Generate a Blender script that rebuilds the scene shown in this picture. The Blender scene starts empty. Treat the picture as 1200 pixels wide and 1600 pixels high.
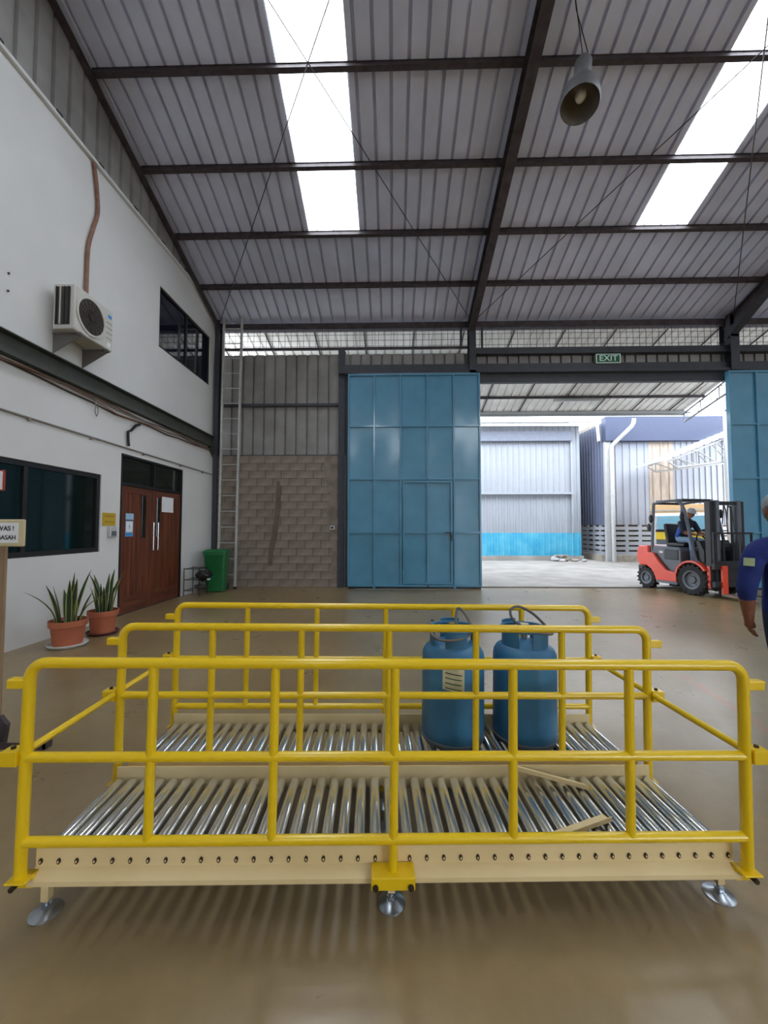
import bpy, bmesh, math, random
from mathutils import Vector, Matrix, Euler
random.seed(7)
PI = math.pi
scn = bpy.context.scene
COL = scn.collection

# ------------------------------------------------------------------ camera
cam_d = bpy.data.cameras.new('camera')
cam_d.sensor_fit = 'VERTICAL'; cam_d.sensor_height = 36.0
cam_d.lens = 36.0 * 620 / 1600
cam_d.clip_start = 0.05; cam_d.clip_end = 200
cam = bpy.data.objects.new('camera', cam_d); COL.objects.link(cam)
cam.location = (0, 0, 1.5)
cam.rotation_euler = (PI / 2 + math.atan(26 / 620), 0, math.atan(14 / 620))
scn.camera = cam

# ------------------------------------------------------------------ light
SKY = 5.0
world = bpy.data.worlds.new('overcast_sky'); scn.world = world
world.use_nodes = True
wn = world.node_tree.nodes; wn.clear()
wo = wn.new('ShaderNodeOutputWorld'); wb = wn.new('ShaderNodeBackground')
wb.inputs['Color'].default_value = (0.87, 0.93, 1.0, 1); wb.inputs['Strength'].default_value = SKY
world.node_tree.links.new(wb.outputs[0], wo.inputs[0])
vs = scn.view_settings
scn.display_settings.display_device = 'sRGB'
vs.view_transform = 'Standard'; vs.look = 'None'; vs.gamma = 1.0; vs.use_curve_mapping = False
vs.exposure = 0.95
cy = scn.cycles
cy.max_bounces = 8; cy.diffuse_bounces = 5; cy.glossy_bounces = 4; cy.transparent_max_bounces = 10
cy.sample_clamp_indirect = 6.0; cy.caustics_reflective = False; cy.caustics_refractive = False
cy.use_denoising = True

SL = 0.347                                   # roof slope
def roof_z(y): return 10.50 - SL * y
RIDGE = -1.5
REAR = -12.0
EAVE = 10.5
SKYX = [(-1.75, -0.70), (5.0, 6.02), (11.75, 12.8)]   # skylight strips

def portal(name, loc, rot, sx, sy):
    l = bpy.data.lights.new(name, 'AREA'); l.shape = 'RECTANGLE'; l.size = sx; l.size_y = sy
    l.cycles.is_portal = True
    o = bpy.data.objects.new(name, l); o.location = loc; o.rotation_euler = rot; COL.objects.link(o)
for i, (a, b) in enumerate(SKYX):
    yr = -9.1; zr = roof_z(RIDGE) - SL * (RIDGE - yr)
    portal('skylight_portal', ((a + b) / 2, yr, zr + .06), (math.atan(SL), 0, 0), b - a, 5.0 / math.cos(math.atan(SL)))
    ym = (RIDGE + 8.0) / 2
    portal('skylight_portal', ((a + b) / 2, ym, roof_z(ym) + .06), (-math.atan(SL), 0, 0), b - a, (8.0 - RIDGE) / math.cos(math.atan(SL)))

portal('doorway_portal', (11.0, -12.1, 2.2), (-PI / 2, 0, 0), 7.0, 4.4)      # unseen doorway assumed behind the camera, to light camera-facing surfaces

# ------------------------------------------------------------------ materials
def lin(h):
    h = h.lstrip('#'); c = [int(h[i:i + 2], 16) / 255 for i in (0, 2, 4)]
    return tuple(x / 12.92 if x <= .04045 else ((x + .055) / 1.055) ** 2.4 for x in c)
MATS = {}
def mat(name, col, rough=.6, metal=0, var=.12, scale=6., bump=0., bscale=60., col2=None, stretch=(1, 1, 1), spec=.5, coat=0, detail=5, lo=.35, hi=.65):
    if name in MATS: return MATS[name]
    m = bpy.data.materials.new(name); m.use_nodes = True
    nt = m.node_tree; n = nt.nodes; L = nt.links
    p = n['Principled BSDF']
    c = lin(col); c2 = lin(col2) if col2 else tuple(x * (1 - var) for x in c)
    tc = n.new('ShaderNodeTexCoord'); mp = n.new('ShaderNodeMapping'); mp.inputs['Scale'].default_value = stretch
    L.new(tc.outputs['Object'], mp.inputs[0])
    nz = n.new('ShaderNodeTexNoise'); nz.inputs['Scale'].default_value = scale; nz.inputs['Detail'].default_value = detail
    L.new(mp.outputs[0], nz.inputs['Vector'])
    r = n.new('ShaderNodeValToRGB'); r.color_ramp.elements[0].position = lo; r.color_ramp.elements[1].position = hi
    r.color_ramp.elements[0].color = (*c2, 1); r.color_ramp.elements[1].color = (*c, 1)
    L.new(nz.outputs['Fac'], r.inputs[0]); L.new(r.outputs[0], p.inputs['Base Color'])
    p.inputs['Roughness'].default_value = rough; p.inputs['Metallic'].default_value = metal
    p.inputs['Specular IOR Level'].default_value = spec
    p.inputs['Coat Weight'].default_value = coat; p.inputs['Coat Roughness'].default_value = .12
    if bump:
        b = n.new('ShaderNodeTexNoise'); b.inputs['Scale'].default_value = bscale; b.inputs['Detail'].default_value = 4
        L.new(mp.outputs[0], b.inputs['Vector'])
        bp = n.new('ShaderNodeBump'); bp.inputs['Strength'].default_value = bump; bp.inputs['Distance'].default_value = .02
        L.new(b.outputs['Fac'], bp.inputs['Height']); L.new(bp.outputs[0], p.inputs['Normal'])
    MATS[name] = m
    return m

WHITE = mat('white_plaster', '#dad9d7', .85, var=.06, scale=1.2, bump=.05, bscale=12)
ROOFM = mat('roof_sheet_metal', '#d6daf0', .45, .1, var=.12, scale=2.0)
SIDEM = mat('siding_sheet_metal', '#9d9a97', .55, .2, var=.2, scale=1.6, col2='#85817e')
STEEL = mat('brown_primed_steel', '#4c4448', .6, .1, var=.25, scale=8, col2='#3a3032')
DSTEEL = mat('dark_grey_steel', '#41434a', .55, .1, var=.2, scale=6)
GREENST = mat('grey_green_steel', '#50534d', .55, .1, var=.2, scale=5)
BLOCKM = mat('grey_concrete_block', '#9c8e83', .92, var=.25, scale=2.6, col2='#73675f', bump=.35, bscale=25)
BLOCKM2 = mat('stained_concrete_block', '#93867b', .92, var=.25, scale=3.1, col2='#6d6159', bump=.35, bscale=25)
MORTAR = mat('smeared_mortar', '#8f8379', .95, var=.2, scale=4, col2='#72675f', bump=.3, bscale=30)
BLUE = mat('blue_gloss_paint', '#4f90af', .3, 0, var=.08, scale=2.2, bump=.012, bscale=2.5, col2='#4787a6', coat=1.0)
YEL = mat('yellow_gloss_paint', '#eac40e', .3, 0, var=.02, scale=2, coat=.3, col2='#e6c00c')
CREAM = mat('cream_powder_coat', '#e8d2a0', .4, 0, var=.06, scale=3, col2='#dec794')
ZINC = mat('zinc_roller_steel', '#eef3f8', .19, .97, var=.08, scale=7, stretch=(9, .8, 9))
ZINCP = mat('zinc_plate', '#c4ccd4', .3, 1.0, var=.2, scale=20)
BLACK = mat('black_plastic', '#18181a', .5, var=.2)
HOLE = mat('dark_bolt_steel', '#3a2e26', .5, .4)
RUBBER = mat('tyre_rubber', '#2b2b2d', .85, var=.3, scale=12, bump=.2)
ALU = mat('aluminium', '#d2d2d0', .45, .5, var=.15, scale=10)
TANK = mat('worn_blue_cylinder_paint', '#3f7ba0', .42, 0, var=.2, scale=5, col2='#336a90', bump=.03, bscale=14)
TERRA = mat('terracotta_plastic', '#b8694a', .6, var=.12, scale=6)
SOIL = mat('potting_soil', '#2c221b', .95, var=.4, scale=40, bump=.5)
LEAF = mat('leaf_green', '#2f4a2c', .45, var=.35, scale=18, col2='#1f3524', stretch=(1, 1, .6))
LEAFE = mat('leaf_yellow_edge', '#a9a862', .5, var=.2, scale=12)
BINM = mat('green_bin_plastic', '#1c6e3c', .45, var=.1, scale=5)
DGLASS = mat('dark_tinted_glass', '#0c1a18', .06, 0, var=.1, spec=.5)
NGLASS = mat('navy_tinted_glass', '#0d1220', .05, 0, var=.1, spec=.6)
BFRAME = mat('black_frame', '#0e0d10', .5)
PAPER = mat('white_paper', '#e6e8ea', .8, var=.04)
LBLUE = mat('pale_blue_print', '#9cc4e0', .7, var=.04)
PBLUE = mat('blue_print', '#3c8fd0', .7, var=.04)
PYEL = mat('yellow_plaque_paint', '#c9a52a', .5, var=.1)
CHROME = mat('chrome', '#d0d0d0', .2, 1.0)
COPPER = mat('cable_sheath_brown', '#8c6450', .6, var=.3, scale=12)
GREYC = mat('grey_conduit', '#8c8682', .6, var=.15)
RED = mat('red_truck_paint', '#e2492f', .35, 0, var=.06, coat=.2)
FGREY = mat('forklift_grey', '#5f646d', .5, var=.1)
FBLACK = mat('forklift_black', '#24262b', .5, var=.2)
SKIN = mat('brown_skin', '#8a5a44', .6, var=.1, scale=20)
SHIRT = mat('navy_work_shirt', '#1c2f78', .85, var=.25, scale=9, bump=.4, bscale=14)
DSHIRT = mat('dark_shirt', '#23283c', .85, var=.2, scale=9)
JEAN = mat('dark_blue_jeans', '#2f3f5c', .9, var=.35, scale=14, bump=.3, bscale=30)
LJEAN = mat('light_blue_jeans', '#7f98b4', .9, var=.2, scale=14)
CAP = mat('grey_cloth_cap', '#a9b0b8', .85, var=.2, scale=18)
SHOE = mat('black_shoe', '#17171a', .6)
LIME = mat('pale_green_patch', '#a8b88c', .8)
BLUEV = mat('bright_blue_vest', '#2350b0', .7)
ACM = mat('ac_casing', '#c9c7bf', .5, var=.06)
ACDARK = mat('ac_grille_dark', '#4a4440', .7, var=.3, scale=60)
BAND = mat('turquoise_wall_paint', '#2f94b8', .7, var=.12, scale=2, col2='#52a5c0')
OSID = mat('pale_grey_cladding', '#92979f', .6, .1, var=.06, scale=1.4)
OSID2 = mat('grey_cladding', '#8d919b', .6, .1, var=.08, scale=1.2)
TAN = mat('tan_weathered_cladding', '#b0a294', .8, var=.2, scale=3, col2='#988a7e', stretch=(3, 3, .4))
NAVY = mat('eave_shade_blue', '#333c55', .6, var=.08)  # shade under the eave is put into this dark blue
OWHITE = mat('white_painted_steel', '#d8d8d6', .5, var=.06)
EXTW = mat('exterior_white_steel', '#a8a9aa', .5, .05, var=.08)  # darker copy of the white, toned down for the bright outdoors
CONC = mat('exterior_concrete', '#9c9894', .8, var=.15, scale=1.3, col2='#86837e', bump=.1, bscale=30)
CONCD = mat('rough_concrete', '#9d958a', .9, var=.25, scale=6, bump=.4)
CANOPY = mat('canopy_sheet', '#e4e2de', .6, .0, var=.15, scale=1.2, col2='#cfccc6')
TYEL = mat('truck_yellow', '#e0c23c', .4, var=.05)
TANBOX = mat('tan_box', '#caa678', .6, var=.08)
WGREEN = mat('exit_green', '#1e5a44', .4, var=.05)
EXITW = mat('exit_letter_white', '#d6efe2', .5, var=.02)
INK = mat('sign_ink', '#2c2a28', .7, var=.02)
SIGNF = mat('sign_cream_board', '#cdbf98', .6, var=.06)
LAMPM = mat('lamp_housing_grey', '#77777a', .45, .3, var=.15)
LAMPI = mat('lamp_reflector', '#9b948c', .4, .4, var=.1)
BULB = mat('frosted_bulb', '#f0efe9', .3, var=.02)
REDP = mat('red_edge', '#a83430', .6)

def wood_mat(name, c1, c2, stretch, scale=3., rough=.45):
    m = mat(name, c1, rough, var=.3, scale=scale, col2=c2, stretch=stretch, detail=8, lo=.3, hi=.7)
    return m
WOOD = wood_mat('varnished_door_wood', '#7c422a', '#3a1b12', (6, 6, .35), 3.2, .38)
WOODR = wood_mat('door_rail_wood', '#744028', '#44221a', (6, .5, 6), 3.2, .38)
OAK = wood_mat('raw_post_wood', '#a08566', '#7c6248', (8, 8, .6), 4, .75)

# floor: sealed concrete with worn blotches and a faint painted line
def floor_mat():
    m = bpy.data.materials.new('sealed_concrete_floor'); m.use_nodes = True
    nt = m.node_tree; n = nt.nodes; L = nt.links; p = n['Principled BSDF']
    tc = n.new('ShaderNodeTexCoord')
    def noise(sc, det=6, rough=.6, stretch=(1, 1, 1)):
        mp = n.new('ShaderNodeMapping'); mp.inputs['Scale'].default_value = stretch
        L.new(tc.outputs['Object'], mp.inputs[0])
        z = n.new('ShaderNodeTexNoise'); z.inputs['Scale'].default_value = sc; z.inputs['Detail'].default_value = det; z.inputs['Roughness'].default_value = rough
        L.new(mp.outputs[0], z.inputs['Vector']); return z.outputs['Fac']
    def ramp(f, a, b, ca, cb):
        r = n.new('ShaderNodeValToRGB'); e = r.color_ramp.elements
        e[0].position = a; e[1].position = b; e[0].color = (*ca, 1); e[1].color = (*cb, 1); L.new(f, r.inputs[0]); return r.outputs[0]
    base = ramp(noise(.55), .35, .68, lin('#86704c'), lin('#a08a63'))
    fine = ramp(noise(9, 8, .7), .3, .7, (.8, .8, .8), (1.05, 1.05, 1.05))
    mx = n.new('ShaderNodeMixRGB'); mx.blend_type = 'MULTIPLY'; mx.inputs[0].default_value = .8
    L.new(base, mx.inputs[1]); L.new(fine, mx.inputs[2])
    sp = ramp(noise(26, 2, .5), .80, .84, (0, 0, 0), (.4, .4, .4))      # dark specks
    m2 = n.new('ShaderNodeMixRGB'); m2.inputs[2].default_value = (*lin('#4c4238'), 1)
    L.new(sp, m2.inputs[0]); L.new(mx.outputs[0], m2.inputs[1])
    # worn orange paint line
    sx = n.new('ShaderNodeSeparateXYZ'); L.new(tc.outputs['Object'], sx.inputs[0])
    def mth(op, a, b=None):
        q = n.new('ShaderNodeMath'); q.operation = op
        for i, v in enumerate((a, b)):
            if v is None: continue
            if isinstance(v, (int, float)): q.inputs[i].default_value = v
            else: L.new(v, q.inputs[i])
        return q.outputs[0]
    dx = mth('ABSOLUTE', mth('SUBTRACT', sx.outputs[0], mth('ADD', mth('MULTIPLY', sx.outputs[1], .165), 2.28)))
    band = mth('MULTIPLY', mth('LESS_THAN', dx, .055), ramp(noise(5, 6, .7), .45, .62, (0, 0, 0), (.55, .55, .55)))
    m3 = n.new('ShaderNodeMixRGB'); m3.inputs[2].default_value = (*lin('#b5683c'), 1)
    L.new(band, m3.inputs[0]); L.new(m2.outputs[0], m3.inputs[1])
    L.new(m3.outputs[0], p.inputs['Base Color'])
    rr = n.new('ShaderNodeMapRange'); rr.inputs['To Min'].default_value = .20; rr.inputs['To Max'].default_value = .40
    L.new(noise(1.7, 8, .7), rr.inputs['Value']); L.new(rr.outputs[0], p.inputs['Roughness'])
    p.inputs['Specular IOR Level'].default_value = 1.0
    bp = n.new('ShaderNodeBump'); bp.inputs['Strength'].default_value = .06; bp.inputs['Distance'].default_value = .01
    L.new(noise(14, 6), bp.inputs['Height']); L.new(bp.outputs[0], p.inputs['Normal'])
    return m
FLOOR = floor_mat()
def skylight_mat():
    m = bpy.data.materials.new('translucent_skylight_sheet'); m.use_nodes = True
    nt = m.node_tree; n = nt.nodes; L = nt.links; n.remove(n['Principled BSDF'])
    o = n['Material Output']; mx = n.new('ShaderNodeMixShader'); t = n.new('ShaderNodeBsdfTransparent'); tl = n.new('ShaderNodeBsdfTranslucent')
    t.inputs[0].default_value = (.92, .94, .95, 1); tl.inputs[0].default_value = (.9, .92, .93, 1); mx.inputs[0].default_value = .3
    L.new(t.outputs[0], mx.inputs[1]); L.new(tl.outputs[0], mx.inputs[2]); L.new(mx.outputs[0], o.inputs[0])
    return m
SKYM = skylight_mat()
def glass_mat(name, tint, a):
    m = bpy.data.materials.new(name); m.use_nodes = True
    nt = m.node_tree; n = nt.nodes; L = nt.links; n.remove(n['Principled BSDF'])
    o = n['Material Output']; mx = n.new('ShaderNodeMixShader'); t = n.new('ShaderNodeBsdfTransparent'); g = n.new('ShaderNodeBsdfGlossy')
    t.inputs[0].default_value = (*lin(tint), 1); g.inputs['Roughness'].default_value = .05; mx.inputs[0].default_value = a
    L.new(t.outputs[0], mx.inputs[1]); L.new(g.outputs[0], mx.inputs[2]); L.new(mx.outputs[0], o.inputs[0]); return m

# ------------------------------------------------------------------ mesh helpers
class MB:
    def __init__(s): s.bm = bmesh.new(); s.mi = 0
    def _done(s, faces):
        for f in faces: f.material_index = s.mi
    def box(s, c, d, rot=None):
        hx, hy, hz = d[0] / 2, d[1] / 2, d[2] / 2; c = Vector(c)
        R = rot if rot is not None else Matrix.Identity(3)
        v = [s.bm.verts.new(c + R @ Vector((x * hx, y * hy, z * hz))) for x in (-1, 1) for y in (-1, 1) for z in (-1, 1)]
        fs = [s.bm.faces.new([v[i] for i in q]) for q in ((0, 1, 3, 2), (4, 6, 7, 5), (0, 4, 5, 1), (2, 3, 7, 6), (0, 2, 6, 4), (1, 5, 7, 3))]
        s._done(fs); return s
    def b2(s, lo, hi):
        return s.box([(a + b) / 2 for a, b in zip(lo, hi)], [abs(b - a) for a, b in zip(lo, hi)])
    def bar(s, p0, p1, w, h, up=(0, 0, 1)):
        p0, p1 = Vector(p0), Vector(p1); x = (p1 - p0).normalized(); z = Vector(up); y = z.cross(x).normalized(); z = x.cross(y)
        R = Matrix((x, y, z)).transposed()
        return s.box((p0 + p1) / 2, ((p1 - p0).length, w, h), R)
    def tube(s, pts, r, n=10, cap=True, closed=False):
        pts = [Vector(p) for p in pts]; rs = r if isinstance(r, (list, tuple)) else [r] * len(pts)
        rings = []; N = len(pts); up = None
        for i, p in enumerate(pts):
            if closed: t = (pts[(i + 1) % N] - pts[i - 1])
            else: t = pts[min(i + 1, N - 1)] - pts[max(i - 1, 0)]
            t.normalize()
            if up is None:
                up = Vector((0, 0, 1)) if abs(t.z) < .9 else Vector((0, 1, 0))
            a = t.cross(up).normalized(); b = a.cross(t).normalized(); up = b
            k = 1.0
            if 0 < i < N - 1 and not closed:
                c = (pts[i] - pts[i - 1]).normalized().dot((pts[i + 1] - pts[i]).normalized()); k = 1 / max(.6, math.sqrt(max(0, (1 + c) / 2)))
            rings.append([s.bm.verts.new(p + (a * math.cos(q) + b * math.sin(q)) * rs[i] * (k if k < 1.1 else 1.1)) for q in [2 * PI * j / n for j in range(n)]])
        fs = []
        for i in range(N if closed else N - 1):
            A, B = rings[i], rings[(i + 1) % N]
            for j in range(n): fs.append(s.bm.faces.new((A[j], B[j], B[(j + 1) % n], A[(j + 1) % n])))
        if cap and not closed:
            fs.append(s.bm.faces.new(rings[0])); fs.append(s.bm.faces.new(rings[-1][::-1]))
        s._done(fs); return s
    def cyl(s, p0, p1, r, r1=None, n=14): return s.tube([p0, p1], [r, r if r1 is None else r1], n)
    def lathe(s, prof, n=24, o=(0, 0, 0), R=None):
        o = Vector(o); R = R or Matrix.Identity(3); rings = []; fs = []
        for (r, z) in prof:
            if r < 1e-6: rings.append([s.bm.verts.new(o + R @ Vector((0, 0, z)))])
            else: rings.append([s.bm.verts.new(o + R @ Vector((r * math.cos(2 * PI * j / n), r * math.sin(2 * PI * j / n), z))) for j in range(n)])
        for A, B in zip(rings, rings[1:]):
            for j in range(n):
                k = (j + 1) % n
                if len(A) == 1 and len(B) == 1: continue
                if len(A) == 1: fs.append(s.bm.faces.new((A[0], B[k], B[j])))
                elif len(B) == 1: fs.append(s.bm.faces.new((A[j], A[k], B[0])))
                else: fs.append(s.bm.faces.new((A[j], A[k], B[k], B[j])))
        s._done(fs); return s
    def prism(s, pts, a, b, f):                       # f(u, v, w) -> xyz ; w from a to b
        A = [s.bm.verts.new(f(u, v, a)) for u, v in pts]; B = [s.bm.verts.new(f(u, v, b)) for u, v in pts]
        fs = [s.bm.faces.new(A), s.bm.faces.new(B[::-1])]
        for i in range(len(pts)):
            j = (i + 1) % len(pts); fs.append(s.bm.faces.new((A[i], B[i], B[j], A[j])))
        s._done(fs); return s
    def ball(s, c, r, R=None, n=14, m=8):
        r = r if isinstance(r, (tuple, list)) else (r, r, r); c = Vector(c); R = R or Matrix.Identity(3)
        prof = [(math.sin(PI * i / m), -math.cos(PI * i / m)) for i in range(m + 1)]
        S = Matrix.Diagonal(Vector(r)); return s.lathe([(max(0, p) if 0 < i < m else 0, z) for i, (p, z) in enumerate(prof)], n, c, R @ S)
    def quad(s, *v):
        s._done([s.bm.faces.new([s.bm.verts.new(p) for p in v])]); return s
    def build(s, name, m, parent=None, smooth=35, bevel=0, loc=None, seg=2, merge=False):
        if merge: bmesh.ops.remove_doubles(s.bm, verts=s.bm.verts, dist=1e-5)
        bmesh.ops.recalc_face_normals(s.bm, faces=s.bm.faces)
        me = bpy.data.meshes.new(name); s.bm.to_mesh(me); s.bm.free()
        for x in (m if isinstance(m, (list, tuple)) else [m]): me.materials.append(x)
        if smooth:
            me.shade_smooth(); me.set_sharp_from_angle(angle=math.radians(smooth))
        return link(name, me, parent, loc, bevel=bevel, seg=seg)
def link(name, me, parent=None, loc=None, rot=None, bevel=0, seg=2):
    o = bpy.data.objects.new(name, me); COL.objects.link(o)
    if parent is not None: o.parent = parent
    if loc is not None: o.location = loc
    if rot is not None: o.rotation_euler = rot
    if bevel:
        b = o.modifiers.new('edge', 'BEVEL'); b.width = bevel; b.segments = seg; b.limit_method = 'ANGLE'; b.angle_limit = math.radians(40)
    return o
def tag(o, label, cat, group=None, kind=None):
    o['label'] = label; o['category'] = cat
    if group: o['group'] = group
    if kind: o['kind'] = kind
    return o
def root(name, label, cat, loc=(0, 0, 0), rot=(0, 0, 0), group=None, kind=None):
    o = bpy.data.objects.new(name, None); o.empty_display_size = .1; COL.objects.link(o); o.location = loc; o.rotation_euler = rot
    return tag(o, label, cat, group, kind)
def dup_tree(r, loc=None, label=None):
    c = r.copy(); COL.objects.link(c)
    if loc is not None: c.location = loc
    if label: c['label'] = label
    for ch in list(r.children):
        d = ch.copy(); COL.objects.link(d); d.parent = c
        for g in list(ch.children):
            e = g.copy(); COL.objects.link(e); e.parent = d
    return c
def text(body, size, m, parent, M4, name='lettering', ext=.001, align='LEFT', sx=1.0):
    cu = bpy.data.curves.new(name, 'FONT'); cu.body = body; cu.size = size; cu.extrude = ext; cu.align_x = align; cu.align_y = 'CENTER'; cu.offset = size * .012
    t = bpy.data.objects.new(name, cu); COL.objects.link(t)
    dg = bpy.context.evaluated_depsgraph_get(); me = bpy.data.meshes.new_from_object(t.evaluated_get(dg))
    COL.objects.unlink(t); bpy.data.objects.remove(t)
    me.transform(Matrix.Diagonal((sx, 1, 1, 1))); me.transform(M4); me.materials.clear(); me.materials.append(m)
    return link(name, me, parent)
def frameM(o, x, y):                                   # text frame: origin, x axis, y axis
    x = Vector(x).normalized(); y = Vector(y).normalized(); z = x.cross(y)
    return Matrix(((x.x, y.x, z.x, o[0]), (x.y, y.y, z.y, o[1]), (x.z, y.z, z.z, o[2]), (0, 0, 0, 1)))
def arc(c, r, a0, a1, n, f): return [f(c[0] + r * math.cos(a0 + (a1 - a0) * i / n), c[1] + r * math.sin(a0 + (a1 - a0) * i / n)) for i in range(n + 1)]

# corrugated sheet: flat pans with trapezoid ribs going away from the room
def corr(u0, u1, pitch, rw, rd, f, v0, v1, first=None, e=.012, nv=1):
    m = MB(); P = [(u0, 0)]; c = u0 + pitch / 2 if first is None else first
    while c + rw / 2 + e < u1 + 1e-6:
        P += [(c - rw / 2 - e, 0), (c - rw / 2 + e * .5, rd), (c + rw / 2 - e * .5, rd), (c + rw / 2 + e, 0)]; c += pitch
    P.append((u1, 0))
    A = [[m.bm.verts.new(f(u, (v0(u) if callable(v0) else v0) + ((v1(u) if callable(v1) else v1) - (v0(u) if callable(v0) else v0)) * k / nv, w)) for u, w in P] for k in range(nv + 1)]
    for k in range(nv):
        for i in range(len(P) - 1): m.bm.faces.new((A[k][i], A[k][i + 1], A[k + 1][i + 1], A[k + 1][i]))
    return m

# ================================================================== STRUCTURE
fl = MB().b2((-4.9, REAR, -.15), (15.3, 10.35, 0)).build('floor', FLOOR)
tag(fl, 'brown sealed concrete warehouse floor with dull shine', 'floor', kind='structure')
gr = MB().b2((-25, 10.35, -.15), (45, 40, 0)).b2((-25, -30, -.15), (45, REAR, 0)).build('ground', CONC)
tag(gr, 'pale concrete yard outside the open sliding doors', 'ground', kind='structure')
tk = MB()
tk.b2((2.0, 10.22, 0), (9.6, 10.26, .012)); tk.b2((2.0, 10.30, 0), (9.6, 10.34, .012))
tag(tk.build('trim_2', HOLE), 'steel guide track set in the floor at the doorway', 'door track', kind='structure')

ceil = root('ceiling', 'pitched metal sheet roof with purlins, rafters and white skylight strips', 'ceiling', kind='structure')
def rf(u, v, w): return (u, v, roof_z(v) + w)
def sheets(x0, x1, y0, y1, n):
    w = (x1 - x0) / n; p = w / 3
    for i in range(n):
        m = corr(x0 + i * w, x0 + (i + 1) * w, p, .042, .06, rf, y0, y1, e=.007)
        m.build('roof_sheet', ROOFM, ceil, smooth=0)
edges = [-4.9] + [e for s in SKYX for e in s] + [15.3]
for a, b in zip(edges[0::2], edges[1::2]):
    sheets(a, b, RIDGE, EAVE, max(1, round((b - a) / .81)))
for a, b in SKYX:
    sheets(a, b, 8.02, EAVE, 1)
    for y0, y1 in ((RIDGE, 1.1), (1.1, 3.4), (3.4, 5.67), (5.67, 8.02)):
        corr(a - .02, b + .02, .34, .05, .04, rf, y0, y1 + .06).build('skylight_sheet', SKYM, ceil, smooth=0)
# rear slope and ridge (behind the camera)
def rz(v): return roof_z(RIDGE) - SL * (RIDGE - v)
def rrf(u, v, w): return (u, v, rz(v) + w)
for a, b in zip(edges[0::2], edges[1::2]): corr(a, b, .27, .05, .04, rrf, REAR - .1, RIDGE).build('roof_sheet', ROOFM, ceil, smooth=0)
for a, b in SKYX:
    corr(a, b, .34, .05, .04, rrf, -11.6, -6.6).build('skylight_sheet', SKYM, ceil, smooth=0)
    corr(a, b, .34, .05, .04, rrf, REAR - .1, -11.6).build('roof_sheet', ROOFM, ceil, smooth=0); corr(a, b, .34, .05, .04, rrf, -6.6, RIDGE).build('roof_sheet', ROOFM, ceil, smooth=0)
TH = math.atan(SL)
RX = Matrix.Rotation(-TH, 3, 'X')
for y in (-1.4, -.03, 1.11, 2.25, 3.39, 4.53, 5.67, 6.87, 8.01, 9.14):
    m = MB(); z = roof_z(y)
    m.box((5.35, y, z - .055), (19.9, .012, .1), RX); m.box((5.35, y + .025, z - .102), (19.9, .06, .012), RX); m.box((5.35, y + .025, z - .008), (19.9, .06, .012), RX)
    m.build('purlin', STEEL, ceil, smooth=0)
for x in (-4.60, 2.03, 8.6, 15.1):
    w = .09 if x < 0 else .17
    m = MB(); d = .3 if x > 0 else .03
    for (s0, s1, ww, lo, hi) in ((RIDGE, 10.2, .012, -.13, -.13 - d), (RIDGE, 10.2, w, -.115, -.13), (RIDGE, 10.2, w, -.12 - d, -.14 - d)):
        m.prism([(s0, roof_z(s0) + lo), (s1, roof_z(s1) + lo), (s1, roof_z(s1) + hi), (s0, roof_z(s0) + hi)], x - ww / 2, x + ww / 2, lambda u, v, q: (q, u, v))
    m.build('rafter', STEEL, ceil, smooth=0)
if True:
    m = MB()
    m.prism([(9.1, roof_z(9.1) - .44), (10.1, roof_z(10.1) - .44), (10.1, 6.35)], 8.5, 8.7, lambda u, v, q: (q, u, v))
    m.build('haunch', DSTEEL, ceil, smooth=0)
for (x0, x1) in ((2.0, -4.5), (-4.5, 2.0), (2.1, 8.55), (8.6, 2.1)):
    MB().cyl((x0, 10.0, roof_z(10.0) - .2), (x1, 1.1, roof_z(1.1) - .2), .009, n=6).build('brace_rod', STEEL, ceil)

# ---- wall_left : two-storey white office wall with openings
wl = root('wall_left', 'white plastered office wall two storeys high, metal siding above', 'wall', kind='structure')
XW = -4.7
def grid_wall(ys, zs, holes, f, top=None):
    m = MB(); V = {}
    def v(y, z):
        zz = min(z, top(y)) if top else z
        k = (round(y, 3), round(zz, 3))
        if k not in V: V[k] = m.bm.verts.new(f(y, zz))
        return V[k]
    for y0, y1 in zip(ys, ys[1:]):
        for z0, z1 in zip(zs, zs[1:]):
            if any(a - 1e-6 <= y0 and y1 <= b + 1e-6 and c - 1e-6 <= z0 and z1 <= d + 1e-6 for a, b, c, d in holes): continue
            q = []
            for p in (v(y0, z0), v(y1, z0), v(y1, z1), v(y0, z1)):
                if p not in q: q.append(p)
            if len(q) > 2: m.bm.faces.new(q)
    return m
holes = [(2.6, 6.27, 1.13, 2.37), (6.72, 8.72, 0, 2.81), (7.72, 9.91, 5.16, 6.41)]
wm = grid_wall([REAR, 2.6, 6.27, 6.72, 7.72, 8.72, 9.09, 9.91, 10.22], [0, 1.13, 2.37, 2.81, 5.16, 6.41, 7.0, 7.28], holes,
               lambda y, z: (XW, y, z), top=lambda y: 7.28 if y <= 9.1 else 7.28 - SL * (y - 9.09)).build('wall_panel', WHITE, wl, smooth=0)
sd = wm.modifiers.new('thick', 'SOLIDIFY'); sd.thickness = .14; sd.offset = 1
y = REAR
while y < 10.3:
    y1 = min(y + .82, 10.4)
    if y1 < RIDGE or y >= RIDGE:
        tp = (lambda u: rz(u) + .02) if y1 < RIDGE else (lambda u: roof_z(u) + .02)
    else: tp = lambda u: min(rz(u), roof_z(u)) + .02
    corr(y, y1, .273, .05, .04, lambda u, v, w: (-4.655 - w, u, v), lambda u: min(7.27, 7.27 - SL * (u - 9.09)), tp).build('siding_sheet', SIDEM, wl, smooth=0)
    y += .82
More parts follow.
